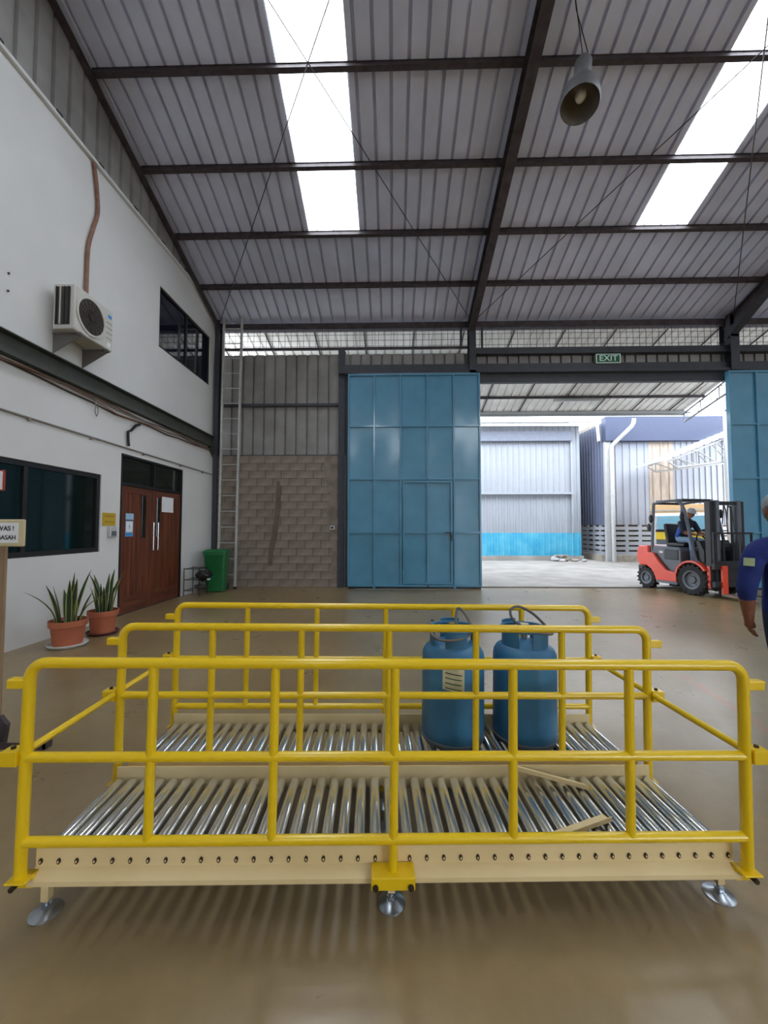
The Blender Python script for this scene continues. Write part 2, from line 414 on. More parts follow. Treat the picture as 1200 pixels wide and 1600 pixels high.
m = MB(); m.b2((-4.86, REAR, 7.235), (-4.648, 9.09, 7.285)); m.prism([(9.09, 7.235), (9.09, 7.285), (10.2, 7.285 - SL * 1.11), (10.2, 7.235 - SL * 1.11)], -4.86, -4.648, lambda u, v, w: (w, u, v)); m.build('seal_capping', WHITE, wl, smooth=0)  # added capping, seals out daylight leaking behind the siding
for y in (4.35, 5.2, 6.0, 6.85, 7.7, 8.55):
    MB().box((-4.652, y, 7.296), (.02, .10, .03)).build('edge_gap_strip', BLACK, wl, smooth=0)
for z in (4.62, 4.40):
    MB().cyl((XW - .01, 4.62, z), (XW + .015, 4.62, z), .012, n=8).build('anchor_bolt', BLACK, wl)

# steel beam along the wall between floors
bm_ = MB()
bm_.b2((XW, -7, 3.60), (XW + .012, 10.15, 3.86)); bm_.b2((XW, -7, 3.585), (XW + .12, 10.15, 3.60)); bm_.b2((XW, -7, 3.85), (XW + .12, 10.15, 3.865))
tag(bm_.build('trim_1', GREENST, smooth=0), 'grey green steel channel beam running along white wall', 'beam', kind='structure')
kb = MB(); kb.prism([(10.12, 3.58), (9.86, 3.58), (10.12, 3.35)], XW + .01, XW + .1, lambda u, v, w: (w, u, v)); kb.build('beam_bracket', GREENST, bpy.data.objects['trim_1'], smooth=0)

# window_1 : lower black framed window
def window(name, label, y0, y1, z0, z1, mull, glass, fw=.07, xf=XW - .02):
    w = root(name, label, 'window', kind='structure')
    m = MB(); d = .06
    m.b2((xf - d, y0, z0), (xf, y0 + fw, z1)); m.b2((xf - d, y1 - fw, z0), (xf, y1, z1))
    m.b2((xf - d, y0 + fw, z0), (xf, y1 - fw, z0 + fw)); m.b2((xf - d, y0 + fw, z1 - fw), (xf, y1 - fw, z1))
    m.build('window_frame', BFRAME, w, smooth=0)
    for q in mull: MB().b2((xf - d, q - .03, z0 + fw), (xf - .005, q + .03, z1 - fw)).build('mullion', BFRAME, w, smooth=0)
    es = [y0 + fw] + [e for q in mull for e in (q - .03, q + .03)] + [y1 - fw]
    for a, b in zip(es[0::2], es[1::2]): MB().b2((xf - .045, a, z0 + fw), (xf - .03, b, z1 - fw)).build('pane', glass, w, smooth=0)
    return w
window('window_1', 'black framed office window with dark green tinted glass', 2.6, 6.27, 1.13, 2.37, [3.9, 4.98], DGLASS)
window('window_2', 'black framed upper window with navy tinted glass', 7.72, 9.91, 5.16, 6.41, [8.82], NGLASS, .05)

# door_1 : double wooden door with transom
d1 = root('door_1', 'double varnished wooden door with dark glass transom', 'door', kind='structure')
xf = XW + .005
m = MB()
m.b2((xf - .1, 6.72, 0), (xf, 6.76, 2.81)); m.b2((xf - .1, 8.66, 0), (xf, 8.72, 2.81)); m.b2((xf - .1, 6.76, 2.77), (xf, 8.66, 2.81)); m.b2((xf - .1, 6.76, 2.26), (xf, 8.66, 2.31)); m.b2((xf - .1, 7.66, 2.31), (xf, 7.71, 2.77))
m.build('door_frame', BFRAME, d1, smooth=0)
for a, b in ((6.76, 7.66), (7.71, 8.66)): MB().b2((xf - .06, a, 2.31), (xf - .045, b, 2.77)).build('transom_pane', DGLASS, d1, smooth=0)
MB().b2((XW - .14, 6.72, -.02), (XW - .10, 8.72, 2.81)).build('door_backing', BFRAME, d1, smooth=0)  # added panel; it and the threshold block daylight under the leaves
MB().b2((XW - .1, 6.72, 0), (XW, 8.72, .018)).build('threshold', STEEL, d1, smooth=0)
for k, (a, b, s0, s1) in enumerate(((6.765, 7.68, 7.33, 7.45), (7.69, 8.655, 7.80, 7.92))):
    lf = MB().b2((xf - .055, a, .02), (xf - .03, b, 2.25)).build('door_leaf', WOODR, d1, smooth=0)
    m = MB(); m.b2((xf - .03, a, .02), (xf - .006, a + .1, 2.25)); m.b2((xf - .03, b - .1, .02), (xf - .006, b, 2.25)); m.build('stile', WOOD, lf, smooth=0, bevel=.004)
    m = MB(); m.b2((xf - .03, a + .1, .02), (xf - .008, b - .1, .3)); m.b2((xf - .03, a + .1, 2.14), (xf - .008, b - .1, 2.25)); m.build('rail', WOODR, lf, smooth=0, bevel=.004)
    n = 8; w = (b - a - .2) / n
    for i in range(n): MB().b2((xf - .03, a + .1 + i * w + .003, .3), (xf - .014 - random.random() * .003, a + .1 + (i + 1) * w - .003, 2.14)).build('plank', WOOD, lf, smooth=0)
    m = MB(); m.b2((xf - .03, s0, 1.33), (xf - .006, s1, 2.12)); m.build('vision_strip', DGLASS, lf, smooth=0, bevel=.01)
    yh = b - .07 if k == 0 else a + .07
    h = MB(); h.cyl((xf + .05, yh, 1.08), (xf + .05, yh, 1.62), .014); h.cyl((xf - .02, yh, 1.16), (xf + .05, yh, 1.16), .01, n=8); h.cyl((xf - .02, yh, 1.54), (xf + .05, yh, 1.54), .01, n=8)
    h.build('pull_handle', CHROME, lf)
def paper(name, label, cat, y0, y1, z0, z1, m, x=XW + .001, t=.003):
    return tag(MB().b2((x, y0, z0), (x + t, y1, z1)).build(name, m, smooth=0), label, cat)
paper('notice', 'white paper sheet taped high on the wooden door', 'notice', 7.95, 8.37, 1.84, 2.15, PAPER)
pn = paper('notice', 'small pale blue sticker above blue notice on wooden door', 'notice', 6.87, 7.08, 1.66, 1.77, LBLUE)
pn = paper('notice', 'white and blue paper notice on wooden door', 'notice', 6.87, 7.07, 1.36, 1.64, LBLUE)
MB().b2((XW + .004, 6.885, 1.44), (XW + .0055, 7.055, 1.62)).build('print_panel', PAPER, pn, smooth=0)
MB().b2((XW + .004, 6.88, 1.365), (XW + .0055, 7.06, 1.43)).build('print_strip', PBLUE, pn, smooth=0)
MB().b2((XW + .0055, 6.95, 1.50), (XW + .0065, 6.99, 1.57)).build('print_mark', LBLUE, pn, smooth=0)
pq = tag(MB().b2((XW, 6.31, 1.55), (XW + .015, 6.60, 1.76)).build('wall_plaque', PYEL, smooth=0), 'yellow plaque on white wall beside wooden door', 'plaque')
for z in (1.715, 1.70, 1.62, 1.60): MB().b2((XW + .015, 6.34, z - .005), (XW + .017, 6.57, z)).build('print_line', HOLE, pq, smooth=0)
ax = tag(MB().b2((XW, 6.43, 1.36), (XW + .06, 6.58, 1.53)).build('access_reader', ALU, bevel=.008), 'grey access reader box under yellow plaque', 'reader')
MB().b2((XW + .06, 6.45, 1.38), (XW + .066, 6.56, 1.46)).build('keypad', FGREY, ax, smooth=0)

# conduit, cable bundle, hose, hook
cd = MB().cyl((XW + .018, -2, 2.96), (XW + .018, 10.15, 2.90), .014, n=8).build('wall_conduit', GREYC)
tag(cd, 'thin grey conduit crossing white wall above door', 'conduit')
for y in (4.95, 6.0, 7.3, 8.6, 9.6): MB().box((XW + .016, y, 2.94 - .005 * (y + 2) ), (.034, .03, .04)).build('conduit_clip', GREYC, cd, smooth=0)
cb = root('cable_bundle', 'brown cables sagging under grey green wall beam', 'cable')
for k in range(4):
    pts = [(XW + .02 + .018 * (k % 3), -2 + i * .5, 3.555 - .02 * k - .03 * math.sin(i * 1.1 + k) - (.06 if 6.4 < -2 + i * .5 < 8.5 and k > 1 else 0)) for i in range(25)]
    MB().tube(pts, .011, 6).build('cable', (COPPER, GREYC, COPPER, HOLE)[k], cb)
hs = MB().tube([(XW + .03, 7.15, 3.42), (XW + .05, 7.0, 3.36), (XW + .05, 6.88, 3.24), (XW + .05, 6.80, 3.20), (XW + .04, 6.83, 3.05), (XW + .03, 6.86, 2.96)], .022, 8).build('hose', BLACK)
tag(hs, 'short bent black hose between cables and conduit', 'hose')
hk = MB().tube([(XW + .06, 6.02, 3.55), (XW + .09, 5.98, 3.42), (XW + .09, 5.97, 3.30), (XW + .08, 6.02, 3.25), (XW + .06, 6.07, 3.31), (XW + .05, 6.08, 3.45)], .007, 6).build('wire_loop', GREYC)
tag(hk, 'thin wire loop hanging from grey green beam', 'wire')

# ---- wall_back
wbk = root('wall_back', 'end wall of concrete blocks, metal siding, mesh strip and steel columns', 'wall', kind='structure')
YB = 10.2
mb = MB().b2((-4.6, YB + .05, 0), (-1.2, YB + .2, 3.40)).build('mortar_backing', MORTAR, wbk, smooth=0)
nx, nz = 8, 17; bw = 3.36 / nx; bh = 3.40 / nz
shared = []
for k in range(4):
    q = MB().box((0, 0, 0), (bw - .004, .07, bh - .004)); shared.append(q.build('block', BLOCKM if k < 3 else BLOCKM2, wbk, smooth=0, bevel=.004, seg=1))
first = True
for r in range(nz):
    off = (r % 2) * bw / 2
    xs = [-4.58 + off + i * bw for i in range(nx + (0 if r % 2 == 0 else -1))]
    cells = [(x, bw) for x in xs]
    if r % 2: cells += [(-4.58, bw / 2), (-4.58 + off + (nx - 1) * bw, bw / 2)]
    for x, w in cells:
        src = shared[0 if random.random() < .6 else random.randrange(4)] if not (2.0 < (x + 4.58) / bw < 3.0 and 5 < r < 13) else shared[3]
        o = link('block', src.data, wbk)
        o.scale = ((w - .004) / (bw - .004), 1, 1)
        o.location = (x + w / 2, YB + .035 + random.uniform(-.003, .003), r * bh + bh / 2)
        b = o.modifiers.new('edge', 'BEVEL'); b.width = .004; b.segments = 1
for o in shared: bpy.data.objects.remove(o)
def sid(x0, x1, z0, z1, y=YB + .12, n=None):
    n = n or max(1, round((x1 - x0) / .81)); w = (x1 - x0) / n
    for i in range(n):
        corr(x0 + i * w, x0 + (i + 1) * w, w / 3, .04, .06, lambda u, v, q: (u, y + q, v), z0, z1, e=.007).build('siding_sheet', SIDEM, wbk, smooth=0)
sid(-4.7, -1.26, 3.40, 6.12)
sid(-1.26, 15.3, 5.58, 6.12)
sid(9.9, 15.3, 0, 5.58)
MB().b2((-4.7, YB + .02, 4.71), (-1.3, YB + .1, 4.78)).build('girt', DSTEEL, wbk, smooth=0)
MB().b2((-4.7, YB + .04, 3.395), (-1.3, YB + .1, 3.43)).build('girt', DSTEEL, wbk, smooth=0)
MB().b2((-4.6, YB + .0, 6.20), (2.0, YB + .06, 6.26)).build('mesh_rail', STEEL, wbk, smooth=0)
MB().b2((2.1, YB - .02, 6.07), (15.2, YB + .1, 6.20)).build('mesh_rail', DSTEEL, wbk, smooth=0)
MB().b2((2.1, YB - .06, 6.02), (15.2, YB + .1, 6.07)).build('mesh_rail', DSTEEL, wbk, smooth=0)
m = MB(); m.b2((-4.7, YB - .02, 6.74), (15.2, YB - .008, 6.90)); m.b2((-4.7, YB - .02, 6.74), (15.2, YB + .1, 6.755)); m.b2((-4.7, YB - .02, 6.885), (15.2, YB + .1, 6.90)); m.build('eave_beam', STEEL, wbk, smooth=0)
m = MB(); m.b2((-1.4, YB - .06, 5.60), (15.2, YB + .1, 5.76)); m.build('header_beam', DSTEEL, wbk, smooth=0)
m = MB(); m.b2((2.0, YB - .02, 5.28), (15.2, YB + .1, 5.50)); m.b2((-1.4, YB - .16, 5.50), (15.2, YB + .1, 5.56)); m.build('door_track_beam', DSTEEL, wbk, smooth=0)
# wire mesh strip
wm_ = MB()
x = -4.5
while x < 15:
    if abs(x - 2.05) > .15 and abs(x - 8.6) > .2: wm_.box((x, YB + .03, 6.47), (.008, .008, .54))
    x += .165
for z in (6.30, 6.45, 6.60, 6.72): wm_.box((5.3, YB + .038, z), (19.6, .008, .008))
o = wm_.build('wire_mesh', BLACK, wbk, smooth=0); o['kind'] = 'stuff'
for x in (1.78, 2.33): MB().box((x, YB + .03, 6.47), (.05, .05, .56)).build('mesh_post', DSTEEL, wbk, smooth=0)
# columns
def hcol(x, y0, y1, w, z0, z1, mt=DSTEEL):
    m = MB(); m.b2((x - w / 2, y0, z0), (x + w / 2, y0 + .014, z1)); m.b2((x - w / 2, y1 - .014, z0), (x + w / 2, y1, z1)); m.b2((x - .006, y0 + .014, z0), (x + .006, y1 - .014, z1)); m.build('column', mt, wbk, smooth=0)
hcol(2.05, YB - .16, YB + .12, .17, 0, 6.9)
hcol(8.62, YB - .2, YB + .15, .22, 5.5, 6.9); hcol(8.95, YB - .0, YB + .15, .22, 0, 5.5)
hcol(-4.58, YB - .15, YB + .05, .12, 0, 6.95)
hcol(-1.33, YB - .04, YB + .14, .17, 0, 6.2)
MB().b2((-1.27, YB + .02, 0), (-1.02, YB + .12, 5.55)).build('jamb_gap_cover', DSTEEL, wbk, smooth=0)  # added cover, closes the light gap beside the blue door
hcol(15.1, YB - .2, YB + .15, .22, 0, 6.9)
MB().b2((8.52, YB - .2, 6.35), (8.70, YB - .05, 6.95)).build('column_cap_plate', DSTEEL, wbk, smooth=0)
sb = tag(MB().b2((-1.62, YB - .05, 1.47), (-1.50, YB, 1.58)).build('switch_box', ALU, bevel=.006), 'small pale switch box on block wall near blue door', 'switch')
MB().b2((-1.59, YB - .058, 1.50), (-1.53, YB - .05, 1.55)).build('rocker', BLACK, sb, smooth=0)
# mortar stain strip running down the blocks
st = MB(); pts = [(-3.02, 2.72), (-2.94, 2.74), (-2.90, 2.5), (-2.92, 1.9), (-3.0, 1.3), (-3.08, .9), (-3.12, .55), (-3.22, .55), (-3.2, 1.0), (-3.1, 1.5), (-3.04, 2.1)]
st.prism(pts, YB - .004, YB + .005, lambda u, v, w: (u, w, v)); st.build('mortar_smear', mat('dark_mortar_smear', '#6a5f58', .95, var=.2), wbk, smooth=0)
st = MB(); pts = [(-1.75, 3.38), (-1.44, 3.38), (-1.44, .05), (-1.6, .4), (-1.55, 1.2), (-1.72, 1.9), (-1.62, 2.4), (-1.8, 2.9)]
st.prism(pts, YB - .002, YB + .005, lambda u, v, w: (u, w, v)); st.build('mortar_smear', MORTAR, wbk, smooth=0)

# ---- walls not in view but closing the hall
MB().b2((15.3, REAR, 0), (15.45, 10.35, 11.2)).build('wall_right', WHITE, smooth=0)
rw_ = grid_wall([-4.9, 7.5, 14.5, 15.3], [0, 4.4, 7.5], [(7.5, 14.5, 0, 4.4)], lambda u, z: (u, REAR, z)).build('wall_rear', WHITE, smooth=0)
sd = rw_.modifiers.new('thick', 'SOLIDIFY'); sd.thickness = .12
tag(bpy.data.objects['wall_right'], 'white painted side wall of the hall', 'wall', kind='structure'); tag(bpy.data.objects['wall_rear'], 'white painted rear wall with an assumed doorway for light', 'wall', kind='structure')

# ---- sliding doors
def sliding(name, label, x0, x1, y, wicket, ncol=5, nrow=4, z0=.06, z1=5.43):
    d = root(name, label, 'door', kind='structure')
    W = (x1 - x0) / ncol; Hh = (z1 - z0) / nrow; t = .045
    for i in range(ncol):
        for r in range(nrow):
            q = MB(); a = x0 + i * W; c = z0 + r * Hh
            # slightly dished sheet
            N = 4; g = [[q.bm.verts.new((a + W * u / N, y + .02 + .012 * math.sin(PI * u / N) * math.sin(PI * v / N), c + Hh * v / N)) for u in range(N + 1)] for v in range(N + 1)]
            for v in range(N):
                for u in range(N): q.bm.faces.new((g[v][u], g[v][u + 1], g[v + 1][u + 1], g[v + 1][u]))
            q.build('panel', BLUE, d, smooth=60)
    for i in range(ncol + 1):
        x = x0 + i * W; x = min(max(x, x0 + t / 2), x1 - t / 2)
        if wicket and i == 3:
            MB().b2((x - t / 2, y - .03, z0 + Hh * 2), (x + t / 2, y + .02, z1)).build('stile', BLUE, d, smooth=0, bevel=.003, seg=1)
        else: MB().b2((x - t / 2, y - .03, z0), (x + t / 2, y + (.02 if wicket or i else .09), z1)).build('stile', BLUE, d, smooth=0, bevel=.003, seg=1)
    for r in range(nrow + 1):
        z = z0 + r * Hh; z = min(max(z, z0 + t / 2), z1 - t / 2)
        for i in range(ncol):
            if wicket and r == 1 and i in (2, 3): continue
            MB().b2((x0 + i * W + t / 2, y - .026, z - t / 2), (x0 + (i + 1) * W - t / 2, y + .02, z + t / 2)).build('rail', BLUE, d, smooth=0, bevel=.003, seg=1)
    if wicket:
        a, b = x0 + 2 * W + .05, x0 + 4 * W - .05; c, e = z0 + .07, z0 + 2 * Hh - .05
        wk = MB(); wk.b2((a, y - .04, c), (a + t, y + .015, e)); wk.b2((b - t, y - .04, c), (b, y + .015, e)); wk.b2((a + t, y - .04, e - t), (b - t, y + .015, e)); wk.b2((a + t, y - .04, c), (b - t, y + .015, c + t))
        wk.b2(((a + b) / 2 - t / 2, y - .035, c + t), ((a + b) / 2 + t / 2, y + .015, e - t)); wk.b2((a + t, y - .035, z0 + Hh - t / 2), ((a + b) / 2 - t / 2, y + .015, z0 + Hh + t / 2)); wk.b2(((a + b) / 2 + t / 2, y - .035, z0 + Hh - t / 2), (b - t, y + .015, z0 + Hh + t / 2))
        wo_ = wk.build('wicket_frame', BLUE, d, smooth=0, bevel=.003, seg=1)
        h = MB(); h.cyl((b - .2, y - .055, z0 + Hh), (b - .01, y - .055, z0 + Hh), .012, n=8); h.box((b - .03, y - .05, z0 + Hh - .12), (.035, .03, .16)); h.build('latch', HOLE, wo_, smooth=0)
        for z in (c + .3, e - .3): MB().cyl((a - .008, y - .04, z - .06), (a - .008, y - .04, z + .06), .014, n=8).build('hinge', BLUE, wo_)
    MB().b2((x0 + .02, y + .0, .004), (x1 - .02, y + .018, z0 + .02)).build('gap_dark_strip', BLACK, d, smooth=0)  # added black strip, stands in for the dark gap below the leaf
    for x in (x0 + W, x1 - W): MB().b2((x - .03, y - .02, .0), (x + .03, y + .02, z0 + .01)).build('floor_guide', BLUE, d, smooth=0)
    return d
sliding('door_2', 'tall blue sliding door of twenty panels with wicket door', -1.14, 2.20, YB - .26, True)
sliding('door_3', 'tall blue sliding door at far side of the doorway', 8.34, 11.7, YB - .28, False)

# ================================================================== CONVEYOR
CROT = (0, .013, .05); CLOC = (-.004, 1.57, 0)
# profile (d, z) of the side channel with flared bottom flange, as drawn for the front beam
def beam_mesh(dw, out):                                # dw: web plane, out: -1 flange towards camera, +1 away
    prof = [(dw, .283), (dw, .192), (dw + out * .034, .172), (dw + out * .04, .168), (dw + out * .04, .150), (dw + out * .034, .150), (dw + out * .032, .164), (dw - out * .006, .186), (dw - out * .006, .283)]
    m = MB(); m.prism(prof, -1.365, 1.365, lambda u, v, w: (w, u, v)); return m
def roller_mesh(d0, d1, r=.0255):
    m = MB(); L = d1 - d0
    m.lathe([(0, .0), (.008, 0), (.008, .006), (r - .006, .006), (r - .001, .009), (r, .014), (r, L - .014), (r - .001, L - .009), (r - .006, L - .006), (.008, L - .006), (.008, L), (0, L)], 18, (0, d0, 0), Matrix.Rotation(-PI / 2, 3, 'X'))
    bmesh.ops.recalc_face_normals(m.bm, faces=m.bm.faces)
    me = bpy.data.meshes.new('roller'); m.bm.to_mesh(me); m.bm.free(); me.materials.append(ZINC); me.shade_smooth(); me.set_sharp_from_angle(angle=math.radians(40)); return me
NR = 41; PITCH = 2.69 / (NR - 1)
def foot_part(parent, l, d):
    zf = l * .013
    f = MB().b2((l - .014, d - .014, zf + .05), (l + .014, d + .014, .165)).build('foot_stem', CREAM, parent, smooth=0)
    g = MB(); g.cyl((l, d, zf + .02), (l, d, zf + .06), .009, n=10); g.cyl((l, d, zf + .022), (l, d, zf + .034), .018, n=6); g.build('levelling_bolt', ZINCP, f)
    h = MB(); h.lathe([(0, .022), (.016, .02), (.03, .012), (.052, .006), (.056, .003), (.056, 0), (0, 0)], 28, (l, d, zf)); h.build('foot_disc', ZINCP, f, smooth=50)
def guard(parent, d, mid_foot):
    zt, zm, zl = .973, .622, .313; w = 1.388; R = .0205; rv = .0175; rc = .06
    gr_ = MB()
    pts = [(-w, d, .185), (-w, d, zt - rc)] + [(-w + rc - rc * math.cos(a), d, zt - rc + rc * math.sin(a)) for a in [PI / 2 * i / 6 for i in range(1, 6)]] + [(-w + rc, d, zt), (w - rc, d, zt)] + \
          [(w - rc + rc * math.sin(a), d, zt - rc + rc * math.cos(a)) for a in [PI / 2 * i / 6 for i in range(1, 6)]] + [(w, d, zt - rc), (w, d, .185)]
    gr_.tube(pts, R, 16)
    g = gr_.build('guard_rail', YEL, parent, smooth=50)
    for z in (zm, zl): MB().cyl((-w, d, z), (w, d, z), .0185, n=16).build('horizontal_rail', YEL, g, smooth=50)
    for i in range(1, 6):
        l = -w + i * 2 * w / 6
        MB().cyl((l, d, (.19 if i == 3 else zl)), (l, d, zt), rv, n=14).build('post', YEL, g, smooth=50)
    # hook plates near the top corners and hinge plates at mid height
    for s in (-1, 1):
        m = MB(); m.box((s * (w + .035), d, .912), (.075, .03, .008)); m.box((s * (w + .035), d - .016, .897), (.075, .006, .034))
        if s > 0: m.box((s * (w + .073), d, .900), (.008, .03, .03), Matrix.Rotation(.3, 3, 'Y'))
        m.build('hook_plate', YEL, g, smooth=0, bevel=.003, seg=1)
        m = MB(); m.box((s * (w + .05), d - .02, .622), (.06, .006, .05)); m.box((s * (w + .05), d + .005, .648), (.06, .055, .006)); m.box((s * (w + .02), d - .01, .622), (.008, .03, .05))
        m.build('hinge_plate', YEL, g, smooth=0, bevel=.002, seg=1)
        MB().cyl((s * (w + .052), d + .005, .648), (s * (w + .052), d + .005, .660), .009, n=6).build('bolt', HOLE, g)
        m = MB(); m.box((s * (w - .005), d - .0, .186), (.075, .07, .008)); m.box((s * (w - .005), d + .02, .165), (.075, .03, .05)); m.build('base_bracket', YEL, g, smooth=0, bevel=.003, seg=1)
        MB().cyl((s * (w + .0), d - .04, .172), (s * (w + .0), d + .01, .172), .010, n=6).build('bolt', HOLE, g)
    if mid_foot:
        m = MB(); m.box((0, d + .0, .196), (.165, .075, .008)); m.box((0, d - .035, .176), (.165, .006, .045)); m.build('base_bracket', YEL, g, smooth=0, bevel=.004, seg=1)
        for l in (-.066, .066): MB().cyl((l, d - .046, .168), (l, d - .036, .168), .011, n=8).build('bolt', HOLE, g)
    return g
def end_bar(parent, s, d0, d1):
    z = .632; l = s * 1.408
    MB().cyl((l, d0 + .02, z), (l, d1 - .03, z), .0145, n=12).build('end_bar', YEL, parent, smooth=50)
def conveyor(label, d0, front):
    c = root('roller_conveyor', label, 'conveyor', CLOC, CROT, 'roller tables with yellow guard rails')
    wf, wr = d0 + .04, d0 + .525
    for dw, out in ((wf, -1), (wr, 1)): beam_mesh(dw, out).build('side_beam', CREAM, c, smooth=25)
    me = roller_mesh(wf + .012, wr - .012)
    for i in range(NR): link('roller', me, c, (-1.345 + i * PITCH, 0, .2105), (0, random.random() * 6, 0))
    for l in (-1.3, -.66, 0, .66, 1.3):
        MB().b2((l - .02, wf + .006, .155), (l + .02, wr - .006, .178)).build('cross_member', CREAM, c, smooth=0)
    if front:
        bmh = MB(); bmh.cyl((0, -.002, 0), (0, .006, 0), .0085, n=10); bmh.mi = 1; bmh.cyl((0, -.004, 0), (0, -.001, 0), .004, n=6)
        o = bmh.build('axle_bolt', [HOLE, CREAM], c, smooth=0); o.scale = (.8, 1, 1.25); o.location = (-1.345, wf - .004, .213)
        for i in range(1, NR):
            q = o.copy(); COL.objects.link(q); q.location = (-1.345 + i * PITCH, wf - .004, .213)
    for l in (-1.352, 0.0, 1.345):
        for d in (wf + .045, wr - .045): foot_part(c, l, d)
    return c
c1 = conveyor('front roller table with rows of zinc rollers and bolt-studded cream beam', 0.0, True)
guard(c1, 0, True); guard(c1, .56, True)
for s in (-1, 1): end_bar(c1, s, 0, .56)
c2 = conveyor('second roller table behind the front one, carrying two blue gas cylinders', 0.57, False)
guard(c2, 1.14, True)
for s in (-1, 1): end_bar(c2, s, .56, 1.14)
CM = Matrix.Translation(CLOC) @ Euler(CROT).to_matrix().to_4x4()
ROLLT = .2105 + .0255
# cream flat strips lying on the rollers
def strip(label, p0, p1, z0, z1):
    a = Vector((*p0, z0)); b = Vector((*p1, z1)); L = (b - a).length; ang = math.atan2(b.y - a.y, b.x - a.x); el = math.asin((b.z - a.z) / L)
    m = MB(); m.b2((0, -.024, 0), (L, .024, .004)); m.b2((0, -.024, .004), (L, -.020, .022))
    o = m.build('steel_strip', CREAM, smooth=0, bevel=.0015, seg=1)
    o.matrix_world = CM @ Matrix.Translation(a) @ Matrix.Rotation(ang, 4, 'Z') @ Matrix.Rotation(-el, 4, 'Y')
    return tag(o, label, 'strip')
strip('cream steel strip propped on rear beam of front table', (.63, .50), (.975, .418), .288, ROLLT + .001)
strip('cream steel strip lying loose across rollers near the front beam', (.66, .10), (.955, .205), ROLLT + .001, ROLLT + .004)
# gas cylinders
def tank(label, l, d, rz_, hose_pts, lab):
    t = root('gas_cylinder', label, 'gas cylinder', group='blue gas cylinders on the rollers')
    t.matrix_world = CM @ Matrix.Translation((l, d, ROLLT)) @ Matrix.Rotation(rz_, 4, 'Z')
    r = .188; h = .565
    b = MB(); b.lathe([(0, .012), (.12, .012), (r - .02, .015), (r - .006, .025), (r, .045), (r, h - .07), (r - .004, h - .045), (r - .02, h - .018), (r - .05, h + .002), (r - .09, h + .014), (.04, h + .025), (0, h + .025)], 40)
    b.build('body', TANK, t, smooth=50)
    f = MB(); f.lathe([(r - .004, .034), (r + .005, .032), (r + .005, .022), (r - .002, .018), (r - .008, 0), (r - .018, 0), (r - .018, .02)], 40); f.build('foot_ring', FGREY, t, smooth=40)
    # collar: upright plates with gaps
    for (a0, a1, z1) in ((-2.1, -1.15, .115), (-.45, .45, .10), (1.1, 2.0, .125), (2.65, 3.65, .10)):
        m = MB(); n = 8; rr = r - .045
        P = [(rr * math.cos(a0 + (a1 - a0) * i / n), rr * math.sin(a0 + (a1 - a0) * i / n)) for i in range(n + 1)]; Q = [(x * .955, y * .955) for x, y in P]
        m.prism(P + Q[::-1], h - .03, h + z1, lambda u, v, w: (u, v, w)); m.build('collar_plate', TANK, t, smooth=30, bevel=.003, seg=1)
    m = MB(); m.tube([((r - .05) * math.cos(a), (r - .05) * math.sin(a), h + .095) for a in [2 * PI * i / 32 for i in range(32)]], .010, 8, closed=True); m.build('collar_ring', TANK, t)
    v = MB(); v.cyl((0, 0, h + .02), (0, 0, h + .10), .018); v.cyl((0, 0, h + .10), (0, 0, h + .12), .03, n=8); v.cyl((0, 0, h + .065), (.05, 0, h + .065), .013, n=10); v.build('valve', CHROME, t)
    hm = MB().tube(hose_pts(r, h), .0085, 8).build('hose', mat('grey_rubber_hose', '#6e6862', .6, var=.2), t)
    if lab:
        n = 8; a0, a1 = -2.08, -1.42; z0, z1 = .33, .46
        m = MB()
        V = [[m.bm.verts.new(((r + .0015) * math.cos(a0 + (a1 - a0) * i / n), (r + .0015) * math.sin(a0 + (a1 - a0) * i / n), z - .018 * i / n)) for i in range(n + 1)] for z in (z0 + .02, z1 + .02)]
        for i in range(n): m.bm.faces.new((V[0][i], V[0][i + 1], V[1][i + 1], V[1][i]))
        lb = m.build('paper_label', mat('aged_label', '#cfc9a6', .7, var=.15, scale=30), t)
        for k in range(4):
            m = MB(); zz = z1 - .01 - k * .028
            V = [[m.bm.verts.new(((r + .003) * math.cos(a0 + (a1 - a0) * i / n), (r + .003) * math.sin(a0 + (a1 - a0) * i / n), z - .018 * i / n)) for i in range(1, n)] for z in (zz - .006, zz)]
            for i in range(n - 2): m.bm.faces.new((V[0][i], V[0][i + 1], V[1][i + 1], V[1][i]))
            m.build('print_line', WGREEN if k else INK, lb)
    return t
def sm(pts, k=6):                                    # Catmull-Rom smoothing
    P = [Vector(p) for p in pts]; out = []
    for i in range(len(P) - 1):
        a, b, c, d = P[max(i - 1, 0)], P[i], P[i + 1], P[min(i + 2, len(P) - 1)]
        for j in range(k):
            t = j / k; out.append(.5 * ((2 * b) + (c - a) * t + (2 * a - 5 * b + 4 * c - d) * t * t + (3 * b - a - 3 * c + d) * t ** 3))
    return out + [P[-1]]
tank('blue gas cylinder with a paper label and grey hose looped over its collar', .41, .905, .0,
     lambda r, h: sm([(.05, 0, h + .065), (.03, .06, h + .12), (.05, .10, h + .19), (.09, .05, h + .16), (.10, -.06, h + .09), (.02, -.14, h + .06), (-.10, -.15, h + .055), (-.155, -.10, h + .09), (-.15, -.02, h + .14), (-.12, .03, h + .13)]), True)
tank('blue gas cylinder without label, dark hose arching above its collar', .855, .905, .5,
     lambda r, h: sm([(.05, 0, h + .065), (.0, .08, h + .12), (.0, .11, h + .18), (.05, .09, h + .205), (.10, .02, h + .17), (.13, -.06, h + .10), (.08, -.14, h + .08), (-.04, -.15, h + .10), (-.13, -.09, h + .13)]), False)

